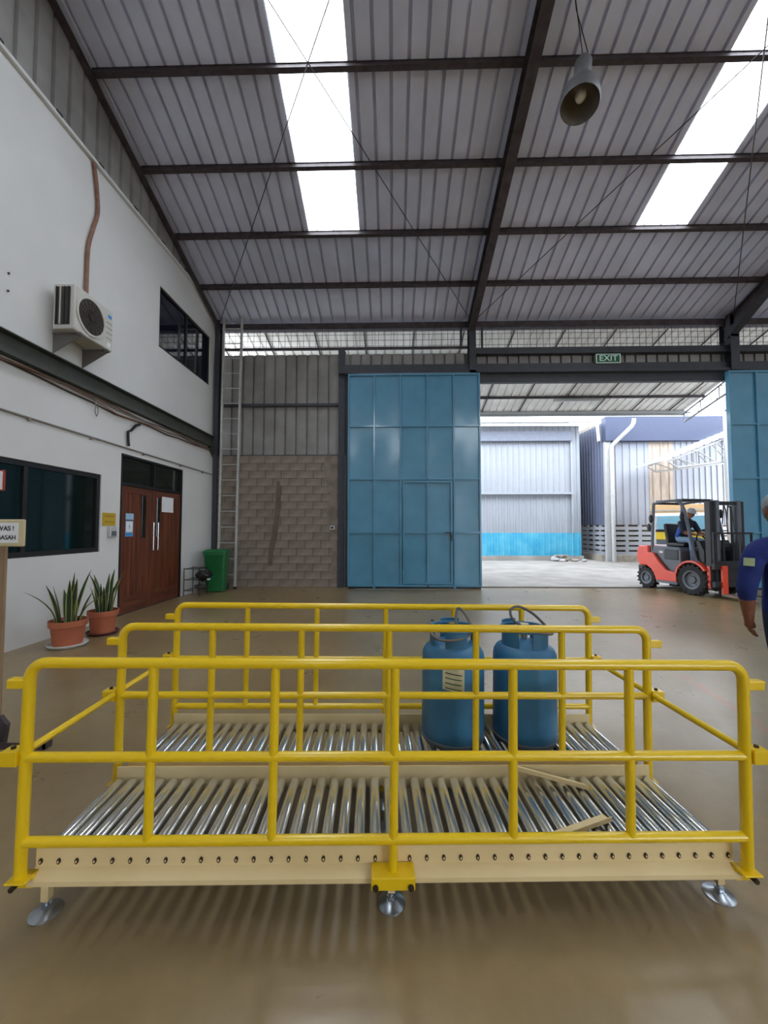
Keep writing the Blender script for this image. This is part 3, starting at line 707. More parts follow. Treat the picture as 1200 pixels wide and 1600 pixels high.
# ================================================================== THINGS IN THE HALL
# ---- air conditioner outdoor unit
ac = root('ac_condenser', 'beige air conditioner outdoor unit bracketed high on the white wall', 'air conditioner')
b = MB().b2((XW + .08, 5.17, 4.205), (-4.32, 5.90, 4.835)).build('casing', ACM, ac, bevel=.015)
XF = -4.32
RY = Matrix.Rotation(PI / 2, 3, 'Y')
m = MB(); m.lathe([(.26, 0), (.275, .012), (.245, .016), (.24, .004)], 36, (XF, 5.47, 4.52), RY); m.build('fan_ring', ACM, ac, smooth=50)
m = MB(); m.lathe([(0, .004), (.24, .004)], 36, (XF, 5.47, 4.52), RY); m.build('fan_grille', ACDARK, ac)
m = MB()
for k in range(1, 7): m.tube([(XF + .010, 5.47 + .036 * k * math.cos(a), 4.52 + .036 * k * math.sin(a)) for a in [2 * PI * i / 28 for i in range(28)]], .003, 5, closed=True)
for k in range(8): a = PI * k / 8; m.cyl((XF + .010, 5.47 - .24 * math.cos(a), 4.52 - .24 * math.sin(a)), (XF + .010, 5.47 + .24 * math.cos(a), 4.52 + .24 * math.sin(a)), .003, n=5)
m.cyl((XF + .004, 5.47, 4.52), (XF + .016, 5.47, 4.52), .05, n=20)
o = m.build('wire_guard', HOLE, ac); o['kind'] = 'stuff'
m = MB(); m.b2((XF, 5.80, 4.70), (XF + .004, 5.87, 4.75)); m.build('badge', PBLUE, ac, smooth=0)
for z in (4.62, 4.54, 4.46, 4.38): MB().b2((XF, 5.77, z), (XF + .003, 5.89, z + .006)).build('seam', ACDARK, ac, smooth=0)
MB().b2((XF, 5.79, 4.25), (XF + .003, 5.86, 4.32)).build('rating_label', PAPER, ac, smooth=0)
m = MB(); m.b2((XW + .12, 5.160, 4.27), (XF - .06, 5.172, 4.79)); m.build('side_coil', ACDARK, ac, smooth=0)
for k in range(4): MB().b2((XW + .13 + k * .055, 5.148, 4.27), (XW + .145 + k * .055, 5.162, 4.79)).build('side_louvre', ACM if k == 1 else BLACK, ac, smooth=0)
for y in (5.28, 5.80):
    m = MB(); m.b2((XF - .02, y - .03, 4.165), (XF + .02, y + .03, 4.19)); m.b2((XW, y - .02, 4.185), (XF + .02, y + .02, 4.205)); m.prism([(XW, 3.92), (XW, 4.19), (XF + .02, 4.19), (XF + .02, 4.16)], y - .004, y + .004, lambda u, v, w: (u, w, v)); m.build('wall_bracket', mat('dull_bracket_grey', '#6c6965', .6), ac, smooth=0)
pp = MB().tube(sm([(XW + .036, 5.86, 7.215), (XW + .036, 5.93, 6.9), (XW + .036, 5.97, 6.5), (XW + .036, 5.88, 6.15), (XW + .036, 5.80, 5.8), (XW + .036, 5.79, 5.3), (XW + .05, 5.78, 4.84)]), .028, 10).build('insulated_pipe', COPPER)
tag(pp, 'brown insulated pipe rising up white wall from air conditioner', 'pipe')

# ---- pendant lamp
lp = root('pendant_lamp', 'grey bell shaped high bay lamp hanging from roof on a chain', 'lamp', (2.44, 5.0, 7.03))
RL = Matrix.Rotation(math.radians(-9), 3, 'X') @ Matrix.Rotation(math.radians(9), 3, 'Y')
m = MB(); m.lathe([(.235, -.02), (.242, 0), (.238, .10), (.215, .22), (.165, .32), (.10, .375), (.08, .40)], 32, (0, 0, 0), RL); m.build('reflector', LAMPM, lp, smooth=60)
m = MB(); m.lathe([(.23, -.018), (.225, .10), (.20, .215), (.15, .31), (.09, .36), (0, .365)], 32, (0, 0, 0), RL); m.build('inner_reflector', LAMPI, lp, smooth=60)
m = MB(); m.lathe([(0, .06), (.05, .075), (.072, .13), (.06, .20), (.03, .35)], 20, (0, 0, 0), RL); m.build('bulb', BULB, lp, smooth=60)
m = MB(); m.lathe([(.09, .39), (.108, .42), (.108, .70), (.09, .74), (0, .75)], 20, (0, 0, 0), RL)
m.build('ballast_housing', LAMPM, lp, smooth=40)
m = MB(); top = Vector((-.05, 0, roof_z(5.0) - 7.03 - .05)); base = RL @ Vector((0, 0, .74))
m.cyl(base, top, .007, n=6); m.build('chain', HOLE, lp)
m = MB(); m.tube([RL @ Vector((.02, 0, .74)), RL @ Vector((.05, 0, .9)), Vector((-.02, 0, 1.3)), top], .006, 6); m.build('cable', BLACK, lp)

# ---- exit sign
ex = root('exit_sign', 'green EXIT sign mounted over the doorway', 'sign')
MB().b2((5.20, YB - .10, 5.73), (5.82, YB - .065, 5.97)).build('sign_box', EXITW, ex, smooth=0)
MB().b2((5.225, YB - .104, 5.752), (5.795, YB - .098, 5.948)).build('sign_face', WGREEN, ex, smooth=0)
text('EXIT', .205, EXITW, ex, frameM((5.51, YB - .105, 5.85), (1, 0, 0), (0, 0, 1)), align='CENTER', sx=1.12)

# ---- ladder
ld = root('ladder', 'tall aluminium ladder leaning against the block wall corner', 'ladder')
def lpz(z): return 9.86 + .19 * z / 7.0
for (xb, xt) in ((-4.36, -4.40), (-3.93, -3.93)):
    m = MB(); m.bar((xb, lpz(0), .02), (xt, lpz(7), 7.0), .048, .075, up=(0, 1, 0)); m.build('side_rail', ALU, ld, smooth=0, bevel=.004, seg=1)
    MB().box((xb, lpz(0), .03), (.05, .09, .06)).build('rubber_foot', BLACK, ld, smooth=0)
for k in range(17):
    z = .35 + k * .397
    MB().cyl((-4.37, lpz(z), z), (-3.93, lpz(z), z), .014, n=8).build('rung', ALU, ld)

# ---- wheelie bin
bn = root('wheelie_bin', 'green plastic wheelie bin at foot of ladder', 'bin', (-4.24, 9.52, 0), (0, 0, .15))
m = MB()
def rr(w, d, r, z, n=5):
    out = []
    for cx, cyy, a0 in ((w - r, d - r, 0), (-w + r, d - r, PI / 2), (-w + r, -d + r, PI), (w - r, -d + r, 1.5 * PI)):
        for i in range(n): out.append((cx + r * math.cos(a0 + PI / 2 * i / (n - 1)), cyy + r * math.sin(a0 + PI / 2 * i / (n - 1)), z))
    return out
def loft(m, rings, cap0=True, cap1=True):
    R = [[m.bm.verts.new(p) for p in q] for q in rings]
    for A, B in zip(R, R[1:]):
        for j in range(len(A)): m.bm.faces.new((A[j], A[(j + 1) % len(A)], B[(j + 1) % len(A)], B[j]))
    if cap0: m.bm.faces.new(R[0][::-1])
    if cap1: m.bm.faces.new(R[-1])
loft(m, [rr(.19, .19, .04, .02), rr(.20, .20, .04, .10), rr(.24, .25, .05, .86), rr(.255, .265, .05, .88), rr(.255, .265, .05, .93)])
m.build('body', BINM, bn, smooth=35)
m = MB(); loft(m, [rr(.265, .275, .05, .93), rr(.265, .275, .05, .965), rr(.22, .23, .05, 1.0)]); m.build('lid', BINM, bn, smooth=35, bevel=.005)
for s in (-1, 1): MB().cyl((s * .16, .21, .09), (s * .21, .21, .09), .09, n=20).build('wheel', RUBBER, bn)
MB().cyl((-.2, .29, .92), (.2, .29, .92), .016, n=8).build('handle', BINM, bn)
# ---- wire rack and bag
rk = root('wire_rack', 'black wire rack against white wall beside the green bin', 'rack', (-4.48, 8.98, 0))
for x in (-.17, .17):
    for y in (-.2, .2): MB().cyl((x, y, 0), (x, y, .62), .009, n=6).build('upright', BLACK, rk)
for z in (.12, .36, .60):
    m = MB()
    for x in (-.17, .17): m.cyl((x, -.2, z), (x, .2, z), .006, n=5)
    for y in (-.2, .2): m.cyl((-.17, y, z), (.17, y, z), .006, n=5)
    for i in range(1, 6): m.cyl((-.17 + i * .057, -.2, z), (-.17 + i * .057, .2, z), .003, n=5)
    m.build('wire_shelf', BLACK, rk)
m = MB(); m.ball((-4.28, 8.93, .45), (.17, .16, .12), n=18, m=12)
for v in m.bm.verts:
    k = 1 + .22 * math.sin(v.co.x * 31 + v.co.z * 17) * math.cos(v.co.y * 27 + v.co.z * 23); v.co = Vector((-4.28, 8.93, .45)) + (v.co - Vector((-4.28, 8.93, .45))) * k
bg = m.build('plastic_bag', mat('black_bag_film', '#1a1a1c', .35, bump=.4, bscale=30), smooth=60); tag(bg, 'crumpled black plastic bag on wire rack', 'bag')
m = MB(); m.box((-4.13, 8.86, .37), (.05, .13, .03), Matrix.Rotation(.3, 3, 'Z')); m.build('white_band', PAPER, bg, smooth=0)
m = MB(); m.ball((-4.36, 8.95, .19), (.12, .15, .07), n=16, m=10)
for v in m.bm.verts:
    c0 = Vector((-4.36, 8.95, .19)); k = 1 + .18 * math.sin(v.co.x * 37 + v.co.y * 29 + v.co.z * 41); v.co = c0 + (v.co - c0) * k
tag(m.build('cloth_bundle', mat('grey_rag', '#4a4640', .9, var=.4, scale=20), smooth=60), 'dark grey rag bundle on lowest shelf of wire rack', 'rag')

# ---- potted snake plants
def leaf_mesh(h, w, bend, tw, seed):
    rnd = random.Random(seed); m = MB(); n = 7; prev = None
    for i in range(n + 1):
        t = i / n; ww = w * (0.55 + .9 * t - 1.45 * t ** 2.6) * (1 if i < n else .05); ww = max(ww, .002)
        c = Vector((bend * t * t * h, 0, h * t * (1 - .25 * abs(bend) * t)))
        a = tw * t; ax = Vector((math.cos(a + PI / 2), math.sin(a + PI / 2), 0)); nr = Vector((math.cos(a), math.sin(a), 0))
        row = [m.bm.verts.new(c + ax * ww * s + nr * (abs(s) * ww * .45)) for s in (-1, -.72, 0, .72, 1)]
        if prev:
            for k in range(4):
                f = m.bm.faces.new((prev[k], prev[k + 1], row[k + 1], row[k])); f.material_index = 1 if k in (0, 3) else 0
        prev = row
    return m
def potted(label, loc, R, saucer, seed, nl, outl):
    rnd = random.Random(seed)
    p = root('potted_snake_plant', label, 'plant', loc)
    m = MB(); hp = .335
    m.lathe([(0, .03), (R * .76, .03), (R * .90, hp - .085), (R * .93, hp - .08), (R, hp - .075), (R * 1.02, hp), (R * .96, hp), (R * .93, hp - .07), (R * .86, hp - .05), (0, hp - .05)], 36)
    m.build('pot', TERRA, p, smooth=40)
    m = MB(); m.lathe([(0, hp - .045), (R * .92, hp - .045)], 24); m.build('soil', SOIL, p)
    m = MB(); m.lathe([(0, .005), (R * .95, .005), (R * 1.07, .035), (R * 1.05, .042), (R * .94, .022), (0, .02)], 36); m.build('saucer', saucer, p, smooth=40)
    for i in range(nl):
        a = rnd.random() * 2 * PI; q = R * .6 * math.sqrt(rnd.random()); h = rnd.uniform(.38, .66); bend = rnd.uniform(.02, .28)
        if i < len(outl): a, q, h, bend = outl[i]
        lf = leaf_mesh(h, rnd.uniform(.034, .048), bend, rnd.uniform(-.5, .5), i + seed)
        o = lf.build('leaf', [LEAF, LEAFE], p, smooth=60); o.location = (q * math.cos(a), q * math.sin(a), hp - .06); o.rotation_euler = (0, rnd.uniform(0, .12), a)
    return p
potted('snake plant in terracotta pot on white saucer beside white wall', (-4.17, 5.06, 0), .205, OWHITE, 3, 13, [(PI + .9, .12, .55, .6), (0.2, .1, .5, .7), (1.2, .06, .72, .2), (-.6, .04, .70, .12)])
potted('snake plant in terracotta pot on dark red saucer next to wooden door', (-4.16, 5.66, 0), .19, mat('dark_red_saucer', '#5e2a24', .6), 11, 11, [(PI * .8, .1, .62, .5), (.1, .05, .68, .25)])

# ---- wet floor sign on post
sg = root('wet_floor_sign', 'cream sign board lettered AWAS on wooden post stand', 'sign')
MB().b2((-2.89, 2.735, 0), (-2.765, 2.80, 1.40)).build('post', OAK, sg, smooth=0, bevel=.004)
MB().b2((-3.09, 2.715, 1.375), (-2.575, 2.735, 1.565)).build('board', SIGNF, sg, smooth=0, bevel=.012)
MB().b2((-3.06, 2.711, 1.40), (-2.612, 2.716, 1.54)).build('sign_face', PAPER, sg, smooth=0, bevel=.002)
text('AWAS !', .046, INK, sg, frameM((-2.640, 2.7095, 1.500), (1, 0, 0), (0, 0, 1)), align='RIGHT')
text('LANTAI BASAH', .043, INK, sg, frameM((-2.625, 2.7095, 1.437), (1, 0, 0), (0, 0, 1)), align='RIGHT')
m = MB(); m.b2((-3.05, 2.70, 0), (-2.36, 2.76, .008)); m.b2((-3.05, 2.70, .008), (-2.36, 2.706, .045)); m.b2((-2.38, 2.70, .008), (-2.36, 2.76, .05)); m.build('foot_bar', STEEL, sg, smooth=0)
m = MB(); m.prism([(-2.735, .0), (-2.735, .2), (-2.68, .14), (-2.70, .0)], 2.75, 2.78, lambda u, v, w: (u, w, v)); m.build('gusset', STEEL, sg, smooth=0)
tp = root('top_placard', 'white placard with red edge standing on top of sign post', 'sign')
MB().b2((-3.05, 2.76, 1.77), (-2.775, 2.772, 1.92)).build('placard_back', REDP, tp, smooth=0, bevel=.01)
MB().b2((-3.04, 2.756, 1.78), (-2.787, 2.761, 1.91)).build('placard_face', PAPER, tp, smooth=0)
MB().cyl((-2.84, 2.767, 1.38), (-2.84, 2.767, 1.78), .01, n=8).build('placard_stem', STEEL, tp)

# ================================================================== FIGURES
def skin_mesh(pts, edges, radii, root_i=0, sub=2):
    me = bpy.data.meshes.new('tmp'); me.from_pydata([Vector(p) for p in pts], edges, []); o = bpy.data.objects.new('tmp', me); COL.objects.link(o)
    o.modifiers.new('s', 'SKIN')
    sv = me.skin_vertices[0].data
    for i, r in enumerate(radii):
        sv[i].radius = r if isinstance(r, tuple) else (r, r); sv[i].use_root = (i == root_i)
    s = o.modifiers.new('u', 'SUBSURF'); s.levels = s.render_levels = sub
    dg = bpy.context.evaluated_depsgraph_get(); out = bpy.data.meshes.new_from_object(o.evaluated_get(dg))
    bpy.data.objects.remove(o); bpy.data.meshes.remove(me); return out
def head_bm(bm, c, yaw, pitch, s=1.0, mi=0):
    R = Matrix.Rotation(yaw, 3, 'Z') @ Matrix.Rotation(pitch, 3, 'X')       # face looks along local +y
    n, k = 20, 16; rows = []
    for i in range(k + 1):
        t = PI * i / k; z = -math.cos(t) * .118; rows.append([])
        for j in range(n):
            a = 2 * PI * j / n; x = math.cos(a); y = math.sin(a); rad = math.sin(t)
            fx = .074 * rad * (1 - .18 * max(0, -z) / .118); fy = .094 * rad
            p = Vector((x * fx, y * fy, z))
            if y > .5 and -.03 < z < .02 and abs(x) < .25: p.y += .020 * (1 - abs(x) / .25) * (1 - abs(z + .008) / .03)   # nose
            if y > .6 and -.085 < z < -.05: p.y += .006
            if y > .5 and abs(z - .012) < .012 and .2 < abs(x) < .55: p.y -= .008                                      # eye sockets
            if y < 0 and z < -.03: p.y *= .8
            rows[-1].append(bm.verts.new(Vector(c) + R @ (p * s)))
    for i in range(k):
        for j in range(n):
            try: f = bm.faces.new((rows[i][j], rows[i][(j + 1) % n], rows[i + 1][(j + 1) % n], rows[i + 1][j])); f.material_index = mi; f.smooth = True
            except ValueError: pass
    for sx in (-1, 1):                                                     # ears
        e = MB(); e.ball((0, 0, 0), (.012, .022, .032), n=10, m=6)
        for v in e.bm.verts: v.co = Vector(c) + R @ ((v.co + Vector((sx * .076, -.005, -.005))) * s)
        tmp = bpy.data.meshes.new('t'); e.bm.to_mesh(tmp); e.bm.free(); k0 = len(bm.faces); bm.from_mesh(tmp); bpy.data.meshes.remove(tmp)
        bm.faces.ensure_lookup_table()
        for f in bm.faces[k0:]: f.material_index = mi; f.smooth = True
    return R
def hand_chains(w, d, side, curl=.5, s=1.0):
    """palm and five fingers from wrist w along direction d; side = thumb direction"""
    d = Vector(d).normalized(); t = Vector(side); t = (t - d * t.dot(d)).normalized(); n = d.cross(t)
    w = Vector(w); out = []
    out.append(([w, w + d * .045 * s, w + d * .085 * s], [(.024 * s, .020 * s), (.036 * s, .018 * s), (.038 * s, .016 * s)]))
    for k, (off, L) in enumerate(((.028, .070), (.010, .080), (-.009, .074), (-.027, .058))):
        b = w + d * .078 * s + t * off * s; p1 = b + (d * math.cos(curl * .3) + n * math.sin(curl * .3)) * L * .45 * s; p2 = p1 + (d * math.cos(curl * .8) + n * math.sin(curl * .8)) * L * .33 * s; p3 = p2 + (d * math.cos(curl * 1.2) + n * math.sin(curl * 1.2)) * L * .26 * s
        out.append(([b, p1, p2, p3], [.0095 * s, .009 * s, .0082 * s, .0068 * s]))
    b = w + d * .022 * s + t * .024 * s; p1 = b + (d * .7 + t * .6).normalized() * .038 * s; p2 = p1 + (d * .9 + t * .25 + n * .2).normalized() * .032 * s; p3 = p2 + (d * .95 + n * .3).normalized() * .022 * s
    out.append(([b, p1, p2, p3], [.012 * s, .0105 * s, .0095 * s, .007 * s]))
    return out
def person(label, J, radii, E, classify, mats, headc, yaw, pitch, hands, s=1.0, group=None):
    bm = bmesh.new()
    names = list(J); idx = {n: i for i, n in enumerate(names)}
    me = skin_mesh([J[n] for n in names], [(idx[a], idx[b]) for a, b in E], [radii[n] for n in names], idx['pelvis'])
    bm.from_mesh(me); bpy.data.meshes.remove(me)
    for f in bm.faces: f.material_index = classify(f.calc_center_median()); f.smooth = True
    head_bm(bm, headc, yaw, pitch, s, 0)
    for (w, d, side, curl) in hands:
        for pts, rad in hand_chains(w, d, side, curl, s):
            hm = skin_mesh(pts, [(i, i + 1) for i in range(len(pts) - 1)], rad, 0, 1); k0 = len(bm.faces); bm.from_mesh(hm); bpy.data.meshes.remove(hm)
            bm.faces.ensure_lookup_table()
            for f in bm.faces[k0:]: f.material_index = 0; f.smooth = True
    out = bpy.data.meshes.new('person'); bm.to_mesh(out); bm.free()
    for x in mats: out.materials.append(x)
    o = bpy.data.objects.new('person', out); COL.objects.link(o); return tag(o, label, 'person', group)
def cap(parent, c, yaw, pitch, m, s=1.0, brim=True):
    R = Matrix.Rotation(yaw, 3, 'Z') @ Matrix.Rotation(pitch, 3, 'X'); c = Vector(c)
    q = MB(); q.lathe([(.086 * s, .02 * s), (.088 * s, .05 * s), (.078 * s, .09 * s), (.045 * s, .122 * s), (0, .130 * s)], 22, c, R @ Matrix.Diagonal((.93, 1.14, 1)))
    if brim:
        pts = [(.07 * s * math.cos(a), .085 * s + .075 * s * math.sin(a)) for a in [PI * i / 8 for i in range(9)]]
        q.prism(pts, .022 * s, .028 * s, lambda u, v, w: c + R @ Vector((u, v, w)))
    q.build('cap', m, parent, smooth=60)

# ---- worker standing at the edge of the frame, back towards the camera
bx, by = 2.755, 2.82
face = -.25                                                # looks along +y, slightly to +x
def W(x, y, z): c, s = math.cos(face), math.sin(face); return (bx + x * c - y * s, by + x * s + y * c, z)
J = dict(pl=W(-.212, .085, .80), pr=W(.24, .06, .78), pelvis=W(0, 0, .92), belly=W(0, .02, 1.06), chest=W(0, .0, 1.24), upper=W(0, -.01, 1.36), neck=W(0, .0, 1.46), neck2=W(-.03, .02, 1.53),
         sl=W(-.205, -.01, 1.365), el=W(-.275, -.02, 1.08), wl=W(-.225, .06, .86), sr=W(.19, -.01, 1.365), er=W(.25, -.03, 1.08), wr=W(.24, .04, .84),
         hl=W(-.09, 0, .88), kl=W(-.04, .02, .49), al=W(-.04, -.02, .10), fl=W(-.04, .13, .04), hr=W(.10, 0, .88), kr=W(.14, .12, .50), ar=W(.16, .20, .10), fr=W(.17, .35, .04))
RAD = dict(pl=(.030, .022), pr=(.030, .022), pelvis=(.165, .12), belly=(.165, .12), chest=(.175, .125), upper=(.15, .105), neck=.062, neck2=.056, sl=.082, el=.062, wl=.032, sr=.082, er=.06, wr=.032,
           hl=.10, kl=.068, al=.05, fl=.038, hr=.10, kr=.068, ar=.05, fr=.038)
ED = [('pelvis', 'belly'), ('belly', 'chest'), ('chest', 'upper'), ('upper', 'neck'), ('neck', 'neck2'), ('upper', 'sl'), ('sl', 'el'), ('el', 'wl'), ('wl', 'pl'), ('wr', 'pr'), ('upper', 'sr'), ('sr', 'er'), ('er', 'wr'),
      ('pelvis', 'hl'), ('hl', 'kl'), ('kl', 'al'), ('al', 'fl'), ('pelvis', 'hr'), ('hr', 'kr'), ('kr', 'ar'), ('ar', 'fr')]
def nearest(c, J, ED, RAD):
    best = None
    for a, b in ED:
        A, B = Vector(J[a]), Vector(J[b]); d = B - A; t = max(0, min(1, (c - A).dot(d) / max(d.length_squared, 1e-9)))
        ra, rb = [max(r) if isinstance(r, tuple) else r for r in (RAD[a], RAD[b])]
        q = (c - A - d * t).length - (ra + (rb - ra) * t)
        if best is None or q < best[0]: best = (q, a, b, t)
    return best
def cls(c):
    q, a, b, t = nearest(c, J, ED, RAD)
    if b in ('neck2',) or (b == 'neck' and c.z > 1.455): return 0
    if a in ('wl', 'wr') or (b in ('wl', 'wr') and t > .3): return 0
    if b in ('fl', 'fr'): return 3
    if c.z > .90 or b in ('el', 'er', 'wl', 'wr'): return 1
    return 2 if c.z > .085 else 3
wk = person('person seen from behind in navy work shirt and jeans, arms hanging', J, RAD, ED, cls, [SKIN, SHIRT, JEAN, SHOE], W(-.045, .03, 1.625), face, -.05,
            [(J['wl'], Vector(W(-.19, .10, .70)) - Vector(J['wl']), Vector(W(0, 1, 0)) - Vector(W(0, 0, 0)), .6), (J['wr'], Vector(W(.24, .08, .68)) - Vector(J['wr']), Vector(W(0, 1, 0)) - Vector(W(0, 0, 0)), .6)])
cap(wk, W(-.045, .03, 1.625), face, -.05, CAP, brim=False)
q = MB(); q.lathe([(.079, -.05), (.084, -.02), (.087, .02), (.085, .045)], 20, Vector(W(-.045, .022, 1.625)), Matrix.Rotation(face, 3, 'Z') @ Matrix.Diagonal((.93, 1.12, 1))); q.build('hair', mat('grey_hair', '#6f7074', .8, var=.3, scale=40), wk, smooth=60)
c0 = Vector(W(-.285, -.085, 1.27)); q = MB(); q.box(c0, (.06, .008, .055), Matrix.Rotation(face - .25, 3, 'Z') @ Matrix.Rotation(.05, 3, 'Y')); q.build('sleeve_patch', LIME, wk, smooth=0, bevel=.002)

# ================================================================== FORKLIFT
FKY = math.radians(-76.76)
FL = Vector((7.25, 9.30, 0)); FM = Matrix.Translation(FL) @ Matrix.Rotation(FKY, 4, 'Z')
fk = root('forklift', 'red and grey forklift truck entering through the open doorway', 'forklift', FL, (0, 0, FKY))
def XZ(u, v, w): return (u, w, v)
def wheel(x, y, r, w, nl):
    t = MB(); R = Matrix.Rotation(PI / 2, 3, 'X')
    t.lathe([(r * .60, -w / 2 + .01), (r * .68, -w / 2), (r * .92, -w / 2 + .008), (r * .97, -w / 2 + .03), (r * .97, w / 2 - .03), (r * .92, w / 2 - .008), (r * .68, w / 2), (r * .60, w / 2 - .01)], 36, (x, y, r), R)
    for k in range(nl):
        a = 2 * PI * k / nl
        for s in (-1, 1):
            aa = a + (PI / nl if s > 0 else 0); ct = Vector((x + math.cos(aa) * r * .965, y + s * w * .27, r + math.sin(aa) * r * .965))
            t.box(ct, (.045, w * .46, r * .15), Matrix.Rotation(-aa, 3, 'Y'))
    o = t.build('tyre', RUBBER, fk, smooth=30)
    h = MB(); h.lathe([(0, -w * .28), (r * .2, -w * .3), (r * .26, -w * .16), (r * .45, -w * .18), (r * .5, -w * .42), (r * .61, -w * .46), (r * .62, w * .46), (r * .5, w * .42), (r * .45, w * .18), (r * .26, w * .16), (r * .2, w * .3), (0, w * .28)], 28, (x, y, r), R)
    for k in range(6): a = 2 * PI * k / 6; h.cyl((x + math.cos(a) * r * .35, y - w * .22, r + math.sin(a) * r * .35), (x + math.cos(a) * r * .35, y + w * .22, r + math.sin(a) * r * .35), .014, n=6)
    h.build('rim', FGREY, o, smooth=35)
for s in (-1, 1): wheel(0, s * .44, .345, .20, 18); wheel(-1.23, s * .42, .26, .17, 16)
# counterweight
m = MB(); m.prism([(-1.42, .56), (-1.50, .70), (-1.50, .90), (-1.44, 1.06), (-1.14, 1.08), (-1.13, .92), (-1.13, .60), (-1.20, .56)], -.50, .50, XZ); m.build('counterweight', RED, fk, smooth=30, bevel=.03)
MB().b2((-1.49, -.46, .30), (-1.30, .46, .56)).build('counterweight_skirt', FBLACK, fk, smooth=0, bevel=.01)
for s in (-1, 1):
    m = MB(); m.prism([(-1.15, .91), (-.97, .90), (-.80, .68), (-.61, .50), (-.36, .46), (-.36, .25), (-.90, .24), (-.95, .38), (-1.03, .50), (-1.15, .57)], s * .47, s * .54, XZ); m.build('side_panel', RED, fk, smooth=0, bevel=.008)
    m = MB(); m.prism([(-.90, .24), (-.34, .25), (-.34, .19), (-.88, .18)], s * .44, s * .54, XZ); m.build('step_sill', FGREY, fk, smooth=0)
    P = [(-.36, .46)] + [(.40 * math.cos(a) - .0, .36 + .42 * math.sin(a)) for a in [PI * (.93 - .75 * i / 8) for i in range(9)]]
    Q = [(x * .9, .36 + (z - .36) * .9) for x, z in P]
    m = MB(); m.prism(P + Q[::-1], s * .33, s * .55, XZ); m.build('front_fender', RED, fk, smooth=30)
    # overhead guard
    m = MB(); m.tube([(-1.08, s * .44, .96), (-1.06, s * .44, 1.2), (-1.0, s * .44, 2.12)], .035, 8); m.build('rear_pillar', FGREY, fk, smooth=40)
    m = MB(); m.tube(sm([(.10, s * .46, .72), (.02, s * .46, 1.0), (-.12, s * .46, 1.7), (-.20, s * .45, 1.98), (-.34, s * .44, 2.14), (-.62, s * .44, 2.17), (-1.0, s * .44, 2.13)], 4), .033, 8); m.build('front_pillar', FGREY, fk, smooth=40)
m = MB()
for k in range(7): m.box((-.62 + .0, -.36 + k * .12, 2.19), (.74, .04, .03))
m.box((-.25, 0, 2.17), (.05, .9, .05)); m.box((-.98, 0, 2.13), (.05, .9, .05))
m.build('overhead_guard', FBLACK, fk, smooth=0)
m = MB(); m.prism([(-1.12, .60), (-1.12, 1.02), (-.98, 1.07), (-.34, 1.05), (-.30, .98), (-.30, .46), (-.30, .26), (-.95, .26)], -.45, .45, XZ); m.build('engine_hood', FGREY, fk, smooth=0, bevel=.02)
m = MB(); m.prism([(-.72, .76), (-.72, 1.0), (-.36, 1.0), (-.36, .76)], -.465, .465, XZ); m.build('hood_side_cover', FBLACK, fk, smooth=0, bevel=.01)
MB().b2((-.86, -.462, .90), (-.76, .462, .95)).build('model_plate', OWHITE, fk, smooth=0)
m = MB(); m.b2((-.32, -.44, .40), (.22, .44, .47)); m.build('floor_plate', FBLACK, fk, smooth=0)
m = MB(); m.prism([(.10, .45), (.10, 1.02), (.02, 1.22), (.12, 1.24), (.24, 1.0), (.24, .45)], -.42, .42, XZ); m.build('dashboard', FBLACK, fk, smooth=0, bevel=.015)
m = MB(); m.b2((-.86, -.25, 1.06), (-.38, .25, 1.16)); m.build('seat', BLACK, fk, bevel=.03)
m = MB(); m.box((-.86, 0, 1.38), (.10, .48, .50), Matrix.Rotation(-.15, 3, 'Y')); m.build('backrest', BLACK, fk, bevel=.03)
m = MB(); m.tube([(-.14 + .05 * math.sin(a), .16 * math.cos(a), 1.33 + .15 * math.sin(a)) for a in [2 * PI * i / 24 for i in range(24)]], .014, 8, closed=True); m.cyl((-.14, 0, 1.33), (.05, 0, 1.15), .02, n=8); m.cyl((-.14, -.16, 1.33), (-.14, .16, 1.33), .01, n=6); m.build('steering_wheel', BLACK, fk)
# mast
for s in (-1, 1):
    m = MB(); m.b2((.30, s * .42 - .05, .16), (.42, s * .42 + .05, 2.10)); m.build('outer_upright', FBLACK, fk, smooth=0, bevel=.006)
    m = MB(); m.b2((.34, s * .30 - .045, .14), (.46, s * .30 + .045, 2.12)); m.build('inner_upright', FGREY, fk, smooth=0, bevel=.006)
    m = MB(); m.cyl((.36, s * .19, .3), (.36, s * .19, 1.0), .035, n=12); m.cyl((.36, s * .19, 1.0), (.36, s * .19, 2.0), .022, n=12); m.build('lift_cylinder', FBLACK, fk)
    m = MB(); m.cyl((.0, s * .36, .55), (.32, s * .40, .75), .03, n=10); m.build('tilt_cylinder', FGREY, fk)
    m = MB(); m.tube([(.50, s * .10, 1.4), (.46, s * .08, 1.9), (.40, s * .06, 2.02), (.36, s * .06, 1.6)], .012, 6); m.build('hydraulic_hose', BLACK, fk)
for lo_, hi_ in (((.32, -.42, 2.02), (.42, .42, 2.10)), ((.32, -.42, 1.10), (.36, .42, 1.18)), ((.30, -.42, .25), (.36, .42, .42))): MB().b2(lo_, hi_).build('mast_crossbar', FBLACK, fk, smooth=0)
m = MB(); m.b2((.46, -.52, .62), (.53, .52, .76)); m.b2((.46, -.52, .24), (.53, .52, .36)); m.b2((.46, -.34, .30), (.50, .34, .70)); m.build('carriage', FBLACK, fk, smooth=0, bevel=.006)
m = MB(); m.b2((.50, -.54, 1.38), (.54, .54, 1.42)); m.b2((.50, -.54, .76), (.54, .54, .80))
for k in range(5): m.b2((.505, -.54 + k * .26, .76), (.535, -.51 + k * .26, 1.40))
m.build('load_backrest', FBLACK, fk, smooth=0)
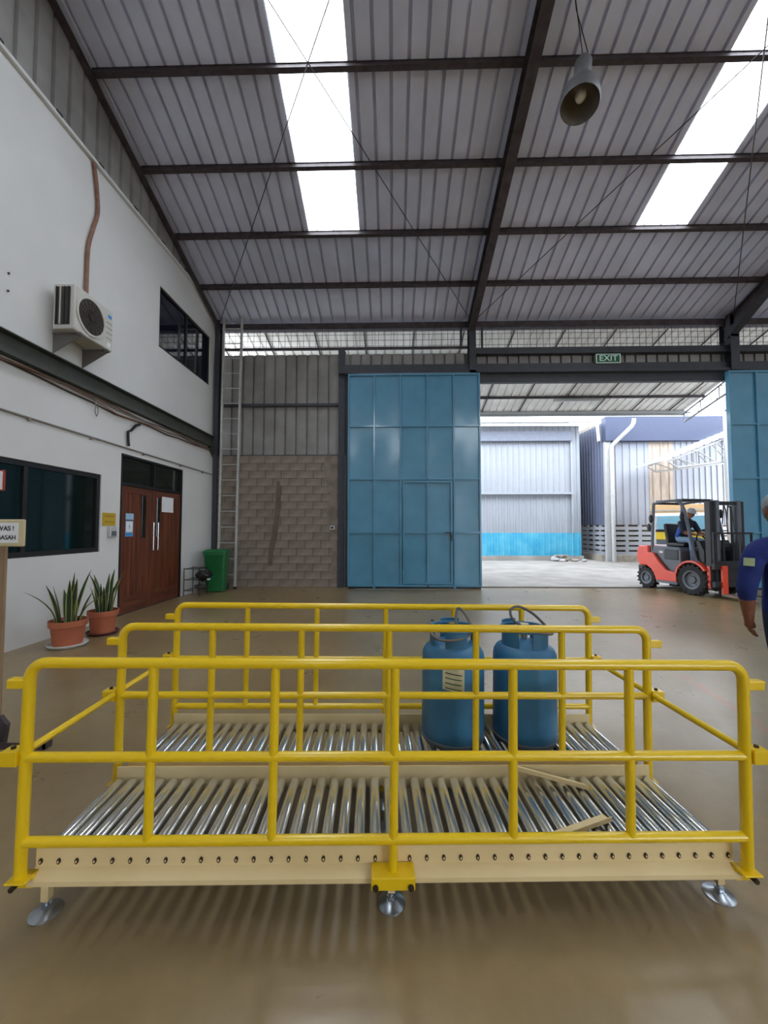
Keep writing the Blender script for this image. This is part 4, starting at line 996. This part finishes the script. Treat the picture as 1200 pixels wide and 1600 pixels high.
for s in (-1, 1):
    m = MB(); m.b2((.53, s * .30 - .07, .10), (.575, s * .30 + .07, .70)); m.build('fork_shank', RED, fk, smooth=0, bevel=.006)
    m = MB(); m.prism([(.53, .06), (.53, .11), (1.52, .075), (1.55, .06)], s * .30 - .06, s * .30 + .06, XZ); m.build('fork_blade', OAK if False else mat('scuffed_fork_steel', '#8b7c6c', .5, .4, var=.2), fk, smooth=0)
    m = MB(); m.b2((.33, s * .45 - .04, .20), (.40, s * .45 + .05, .68)); m.build('axle_guard', RED, fk, smooth=0, bevel=.006)
for (x, y, z) in ((-1.06, -.48, 1.75), (-.20, -.50, 1.78), (-.10, .50, 1.85)):
    m = MB(); m.ball((x, y, z), (.05, .035, .11)); m.build('mirror', BLACK, fk)
m = MB(); m.cyl((.30, .46, 1.85), (.36, .46, 1.85), .07, n=16); m.build('headlamp', REDP, fk)

# driver
def Dv(x, y, z): v = FM @ Vector((x, y, z)); return (v.x, v.y, v.z)
J2 = dict(pl=Dv(-.13, .15, 1.36), pr=Dv(-.13, -.14, 1.36), pelvis=Dv(-.66, 0, 1.26), belly=Dv(-.64, 0, 1.38), chest=Dv(-.56, 0, 1.56), upper=Dv(-.51, 0, 1.66), neck=Dv(-.47, 0, 1.73), neck2=Dv(-.44, 0, 1.78),
          sl=Dv(-.50, .18, 1.63), el=Dv(-.40, .24, 1.40), wl=Dv(-.17, .16, 1.36), sr=Dv(-.50, -.18, 1.63), er=Dv(-.40, -.24, 1.40), wr=Dv(-.17, -.15, 1.36),
          hl=Dv(-.62, .10, 1.24), kl=Dv(-.22, .13, 1.22), al=Dv(-.10, .13, .78), fl=Dv(.03, .13, .72), hr=Dv(-.62, -.10, 1.24), kr=Dv(-.24, -.20, 1.22), ar=Dv(-.16, -.26, .60), fr=Dv(-.02, -.26, .52))
R2 = {k: (tuple(x * .92 for x in v) if isinstance(v, tuple) else v * .92) for k, v in RAD.items()}
def cls2(c):
    p = FM.inverted() @ c
    if p.z > 1.73: return 0
    if p.x > -.36 and p.z > 1.30: return 0
    if p.z < .66 or (p.x > -.03 and p.z < .82): return 3
    if p.z < 1.30: return 2
    return 4 if p.x < -.58 else 1
dr = person('person in blue vest and pale jeans seated driving the red forklift', J2, R2, ED, cls2, [SKIN, DSHIRT, LJEAN, SHOE, BLUEV], Dv(-.40, 0, 1.87), FKY - PI / 2, -.35,
            [(J2['wl'], Vector(Dv(-.08, .14, 1.36)) - Vector(J2['wl']), (0, 0, 1), 1.3), (J2['wr'], Vector(Dv(-.08, -.13, 1.36)) - Vector(J2['wr']), (0, 0, 1), 1.3)], s=.95)
cap(dr, Dv(-.40, 0, 1.87), FKY - PI / 2, -.35, CAP, .97)

# ================================================================== OUTSIDE
# canopy over the yard
cn = root('canopy_roof', 'grey corrugated canopy roof over the yard outside the doors', 'canopy', kind='structure')
CS = .26
def cz(y): return 6.98 - CS * (y - 10.4)
n = 28; x0, x1 = -12.0, 10.75; w = (x1 - x0) / n
for i in range(n):
    corr(x0 + i * w, x0 + (i + 1) * w, w / 3, .06, .035, lambda u, v, q: (u, v, cz(v) + q), 10.4, 14.85).build('roof_sheet', CANOPY, cn, smooth=0)
for y in (10.55, 11.6, 12.7, 13.75, 14.7):
    MB().box(((x0 + x1) / 2, y, cz(y) - .05), (x1 - x0, .05, .08)).build('purlin', EXTW if y > 14 else STEEL, cn, smooth=0)
x = -11.75
while x < 10.8:
    MB().bar((x, 10.4, cz(10.4) - .015), (x, 14.8, cz(14.8) - .015), .03, .03).build('sheet_lap', STEEL, cn, smooth=0); x += 1.37
m = MB(); m.b2((x0, 14.82, cz(14.85) - .10), (x1 + .3, 14.95, cz(14.85) + .05)); m.build('gutter', EXTW, cn, smooth=0)
# truss at the open end of the canopy
tr = MB()
for (a, b) in (((10.8, 10.6, 6.4), (10.8, 14.8, 5.45)), ((10.8, 10.6, 6.95), (10.8, 14.8, 5.78))): tr.cyl(a, b, .035, n=8)
for k in range(6):
    y = 10.8 + k * .8; zb = 6.4 - .226 * (y - 10.6); zt = 6.95 - .279 * (y - 10.6); tr.cyl((10.8, y, zb), (10.8, y, zt), .022, n=6)
    if k < 5: tr.cyl((10.8, y, zb), (10.8, y + .8, zt - .22), .018, n=6)
tr.tube(sm([(10.8, 10.7, 6.2), (11.3, 11.6, 6.3), (11.5, 12.6, 6.0), (11.3, 13.6, 5.5)], 5), .03, 8)
tr.build('end_truss', mat('truss_grey', '#85878c', .6), cn)
for x in (-11.9,): MB().cyl((x, 14.75, 0), (x, 14.75, 5.8), .06, n=10).build('canopy_post', EXTW, cn)
fx = root('tube_light', 'long unlit fluorescent fitting under the yard canopy', 'light')
zf = cz(13.75) - .10
MB().b2((5.62, 13.70, zf - .07), (7.25, 13.86, zf)).build('light_housing', EXTW, fx, smooth=0, bevel=.01)
MB().cyl((5.7, 13.78, zf - .085), (7.17, 13.78, zf - .085), .016, n=8).build('light_tube', PAPER, fx)

# building opposite: pale cladding with turquoise base band
ba = root('warehouse_opposite', 'pale grey clad warehouse with turquoise base band across yard', 'building')
YA = 19.0
def osid(parent, x0, x1, z0, z1, y, m, name='cladding_sheet', n=None, pitch=3, rd=.04):
    n = n or max(1, round((x1 - x0) / .81)); w = (x1 - x0) / n
    for i in range(n): corr(x0 + i * w, x0 + (i + 1) * w, w / pitch, .045, rd, lambda u, v, q: (u, y - q, v), z0, z1).build(name, m, parent, smooth=0)
osid(ba, -9, 8.9, 1.29, 6.42, YA, OSID)
osid(ba, -9, 8.9, .22, 1.30, YA - .005, BAND, 'painted_sheet')
MB().b2((-9, YA - .12, 0), (8.95, YA + .2, .22)).build('concrete_kerb', CONC, ba, smooth=0)
MB().b2((-9, YA - .30, 5.64), (8.44, YA - .045, 6.10)).build('lintel_panel', mat('dull_grey_panel', '#6c7280', .6), ba, smooth=0)
MB().b2((-9, YA - .24, 3.12), (8.44, YA - .045, 3.22)).build('ledge', OSID, ba, smooth=0)
MB().b2((8.44, YA - .10, 1.30), (8.52, YA - .04, 5.64)).build('door_jamb', OSID, ba, smooth=0)
MB().b2((-9, YA + .03, 0), (8.88, YA + 8, 6.4)).build('building_core', OSID2, ba, smooth=0)
m = corr(-9, 9.2, .45, .14, .06, lambda u, v, q: (u, v, 6.42 + .22 * (v - 18.1) + q), 18.1, 26); m.build('roof_sheet', EXTW, ba, smooth=0)
m = MB(); m.b2((-9, 18.02, 6.34), (9.0, 18.14, 6.50)); m.build('eaves_gutter', EXTW, ba, smooth=0)

bb = root('warehouse_with_vents', 'grey clad warehouse standing on ventilation block base across yard', 'building')
YBB = 18.4
osid(bb, 9.75, 11.75, 1.68, 5.55, YBB, OSID2); osid(bb, 11.75, 12.85, 1.68, 5.55, YBB - .01, TAN, 'tan_sheet', 1); osid(bb, 12.85, 24, 1.68, 5.55, YBB, OSID2)
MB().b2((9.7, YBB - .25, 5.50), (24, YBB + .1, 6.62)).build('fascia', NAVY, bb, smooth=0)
for i in range(3): corr(18.45 + i * .8, 19.25 + i * .8, .2667, .045, .04, lambda u, v, q: (9.72 - q, u, v), 1.68, 6.4).build('cladding_sheet', mat('shaded_blue_cladding', '#565d72', .6, var=.06), bb, smooth=0)  # side wall's shade is painted in as a darker cladding colour
MB().b2((9.76, YBB + .05, 0), (24, YBB + 8, 6.6)).build('building_core', CONCD, bb, smooth=0)
MB().b2((9.72, YBB - .12, 0), (9.98, YBB + .06, 6.5)).build('corner_pillar', EXTW, bb, smooth=0)
MB().b2((9.98, YBB - .3, 0), (24, YBB + .05, .30)).build('plinth', CONCD, bb, smooth=0)
MB().b2((9.55, YBB + .06, 0), (9.72, 20.6, .30)).build('plinth', CONCD, bb, smooth=0)
# ventilation blocks: each course has slots
MB().b2((9.74, YBB + .06, .3), (9.755, 20.6, 1.66)).build('vent_backing', HOLE, bb, smooth=0)
dark = MB().b2((9.98, YBB + .02, .30), (24, YBB + .045, 1.66)).build('vent_backing', HOLE, bb, smooth=0)
vm = MB(); vm.box((0, 0, .0), (.14, .10, .078)); vo = vm.build('vent_block', OSID, bb, smooth=0)
vme = vo.data; bpy.data.objects.remove(vo)
for r in range(6):
    z = .30 + r * .228
    MB().b2((9.98, YBB - .06, z), (24, YBB + .02, z + .15)).build('vent_course', OSID, bb, smooth=0)
    MB().b2((9.66, YBB + .06, z), (9.74, 20.6, z + .15)).build('vent_course', OSID, bb, smooth=0)
    for i in range(11): link('vent_block', vme, bb, (10.05 + i * .60, YBB - .015, z + .189))
    for i in range(3): link('vent_block', vme, bb, (9.70, YBB + .35 + i * .60, z + .189), (0, 0, PI / 2))
# downspout
dp = MB().tube([(9.95, 18.15, .02), (9.95, 18.15, 5.20), (10.0, 18.12, 5.32), (10.55, 17.6, 6.02), (10.6, 17.55, 6.15), (10.6, 17.5, 6.35)], .085, 12).build('downspout', EXTW)
tag(dp, 'white drain pipe with slanted top in front of vent block building', 'pipe')
for z in (1.2, 3.0, 4.6): MB().cyl((9.95, 18.15, z), (9.95, 18.15, z + .06), .10, n=12).build('pipe_collar', EXTW, dp)
wl2 = root('wall_tube_light', 'white tube light fitting slanting on dark side wall across yard', 'light')
m = MB(); m.box((9.60, 18.62, 5.95), (.08, .18, .80), Matrix.Rotation(-.12, 3, 'X')); m.build('light_housing', EXTW, wl2, smooth=0, bevel=.01)
m = MB(); m.cyl((9.55, 18.57, 5.6), (9.55, 18.66, 6.3), .02, n=8); m.build('light_tube', PAPER, wl2)
# small lean-to truss canopy
lt = root('lean_to_canopy', 'small white trussed lean-to roof in the yard behind forklift', 'canopy')
corr(10.6, 15.5, .3, .06, .03, lambda u, v, q: (u, v, 4.16 + (u - 10.6) * .40 + q), 15.4, 17.9).build('roof_sheet', OSID2, lt, smooth=0)
for y in (15.45, 16.7):
    m = MB(); m.cyl((10.6, y, 4.08), (15.5, y, 4.08 + 4.9 * .40), .035, n=8); m.cyl((10.95, y, 3.86), (15.5, y, 4.42), .035, n=8); m.cyl((10.6, y, 4.08), (10.95, y, 3.86), .03, n=8)
    for k in range(6):
        x = 10.95 + k * .75; m.cyl((x, y, 3.86 + (x - 10.95) * .123), (x, y, 4.08 + (x - 10.6) * .40), .024, n=6)
        if k < 5: m.cyl((x, y, 4.08 + (x - 10.6) * .40), (x + .75, y, 3.86 + (x + .75 - 10.95) * .123), .022, n=6)
    m.build('truss', EXTW, lt)
MB().cyl((12.72, 15.32, 0), (12.72, 15.32, 6.6), .07, n=12).build('post', EXTW, lt)
# truck
tkx = root('truck', 'yellow light truck with tan cargo box parked behind forklift', 'truck', (10.40, 14.5, 0), (0, 0, math.radians(-33)))
YZ = lambda u, v, w: (w, u, v)
m = MB(); m.prism([(0.02, .52), (-.02, .95), (.0, 1.42), (.24, 1.98), (.38, 2.08), (1.45, 2.10), (1.45, .52)], -.85, .85, YZ); m.build('cab', EXTW, tkx, smooth=25, bevel=.04)
m = MB(); m.prism([(-.045, 1.10), (-.04, 1.38), (.02, 1.38), (.02, 1.10)], -.80, .80, YZ); m.build('grille_panel', TYEL, tkx, smooth=0, bevel=.01)
m = MB(); m.box((0, .115, 1.71), (1.5, .03, .54), Matrix.Rotation(-.40, 3, 'X')); m.build('windscreen', mat('windscreen_glass', '#6f97a8', .08, var=.1), tkx, smooth=0, bevel=.01)
m = MB(); m.b2((-.8, -.055, 1.385), (.8, .05, 1.46)); m.build('wiper_cowl', BLACK, tkx, smooth=0)
m = MB(); m.b2((-.86, -.14, .48), (.86, .06, .92)); m.build('bumper', EXTW, tkx, bevel=.03)
m = MB(); m.b2((-.78, -.05, .93), (.78, .0, 1.09)); m.build('headlamp_strip', FGREY, tkx, smooth=0)
for s in (-1, 1):
    m = MB(); m.b2((s * .855, .50, 1.30), (s * .862, 1.30, 1.88)); m.build('side_window', BLACK, tkx, smooth=0)
    m = MB(); m.ball((s * 1.0, .1, 1.55), (.07, .04, .15)); m.build('mirror', BLACK, tkx)
    for y in (.62, 2.6):
        m = MB(); m.lathe([(0, -.10), (.2, -.10), (.22, -.11), (.36, -.11), (.38, -.07), (.38, .07), (.36, .11), (.22, .11), (.2, .1), (0, .1)], 26, (s * .78, y, .38), Matrix.Rotation(PI / 2, 3, 'Y')); m.build('wheel', RUBBER, tkx, smooth=40)
m = MB(); m.b2((-.55, .4, .45), (.55, 3.2, .62)); m.build('chassis', FBLACK, tkx, smooth=0)
m = MB(); m.b2((-.95, 1.55, .75), (.95, 3.3, 2.45)); m.build('cargo_box', TANBOX, tkx, smooth=0, bevel=.02)
for z in (1.2, 1.7, 2.2): MB().b2((-.97, 1.53, z), (.97, 3.32, z + .05)).build('cargo_rib', EXTW, tkx, smooth=0)
# rubble by the wall opposite
RL_ = ['largest pale rubble chunk under the grey slab by turquoise wall', 'flat grey rubble chunk propping the slab by turquoise wall', 'small pale rubble chunk in front of the propped slab', 'low grey rubble chunk lying apart from the slab', 'small pale rubble chunk farthest from the slab, towards the drain pipe']
for i, (x, y, s, fl_) in enumerate(((7.50, 18.5, .24, .5), (7.92, 18.45, .17, .75), (7.62, 18.12, .13, .6), (8.30, 18.40, .20, .35), (8.68, 18.25, .13, .5))):
    m = MB(); m.ball((0, 0, 0), (s, s * .8, s * fl_), n=8, m=5)
    for v in m.bm.verts: v.co *= 1 + random.uniform(-.2, .2)
    o = m.build('rubble_chunk', CONCD if i % 2 else EXTW, None, smooth=0, loc=(x, y, s * fl_ * .95)); tag(o, RL_[i], 'rubble', 'rubble chunks at the foot of the turquoise wall')
m = MB(); m.box((7.7, 18.45, .275), (.55, .3, .04), Matrix.Rotation(-.03, 3, 'Y')); tag(m.build('concrete_slab', CONCD, smooth=0), 'thin grey slab resting on rubble by turquoise wall', 'slab')
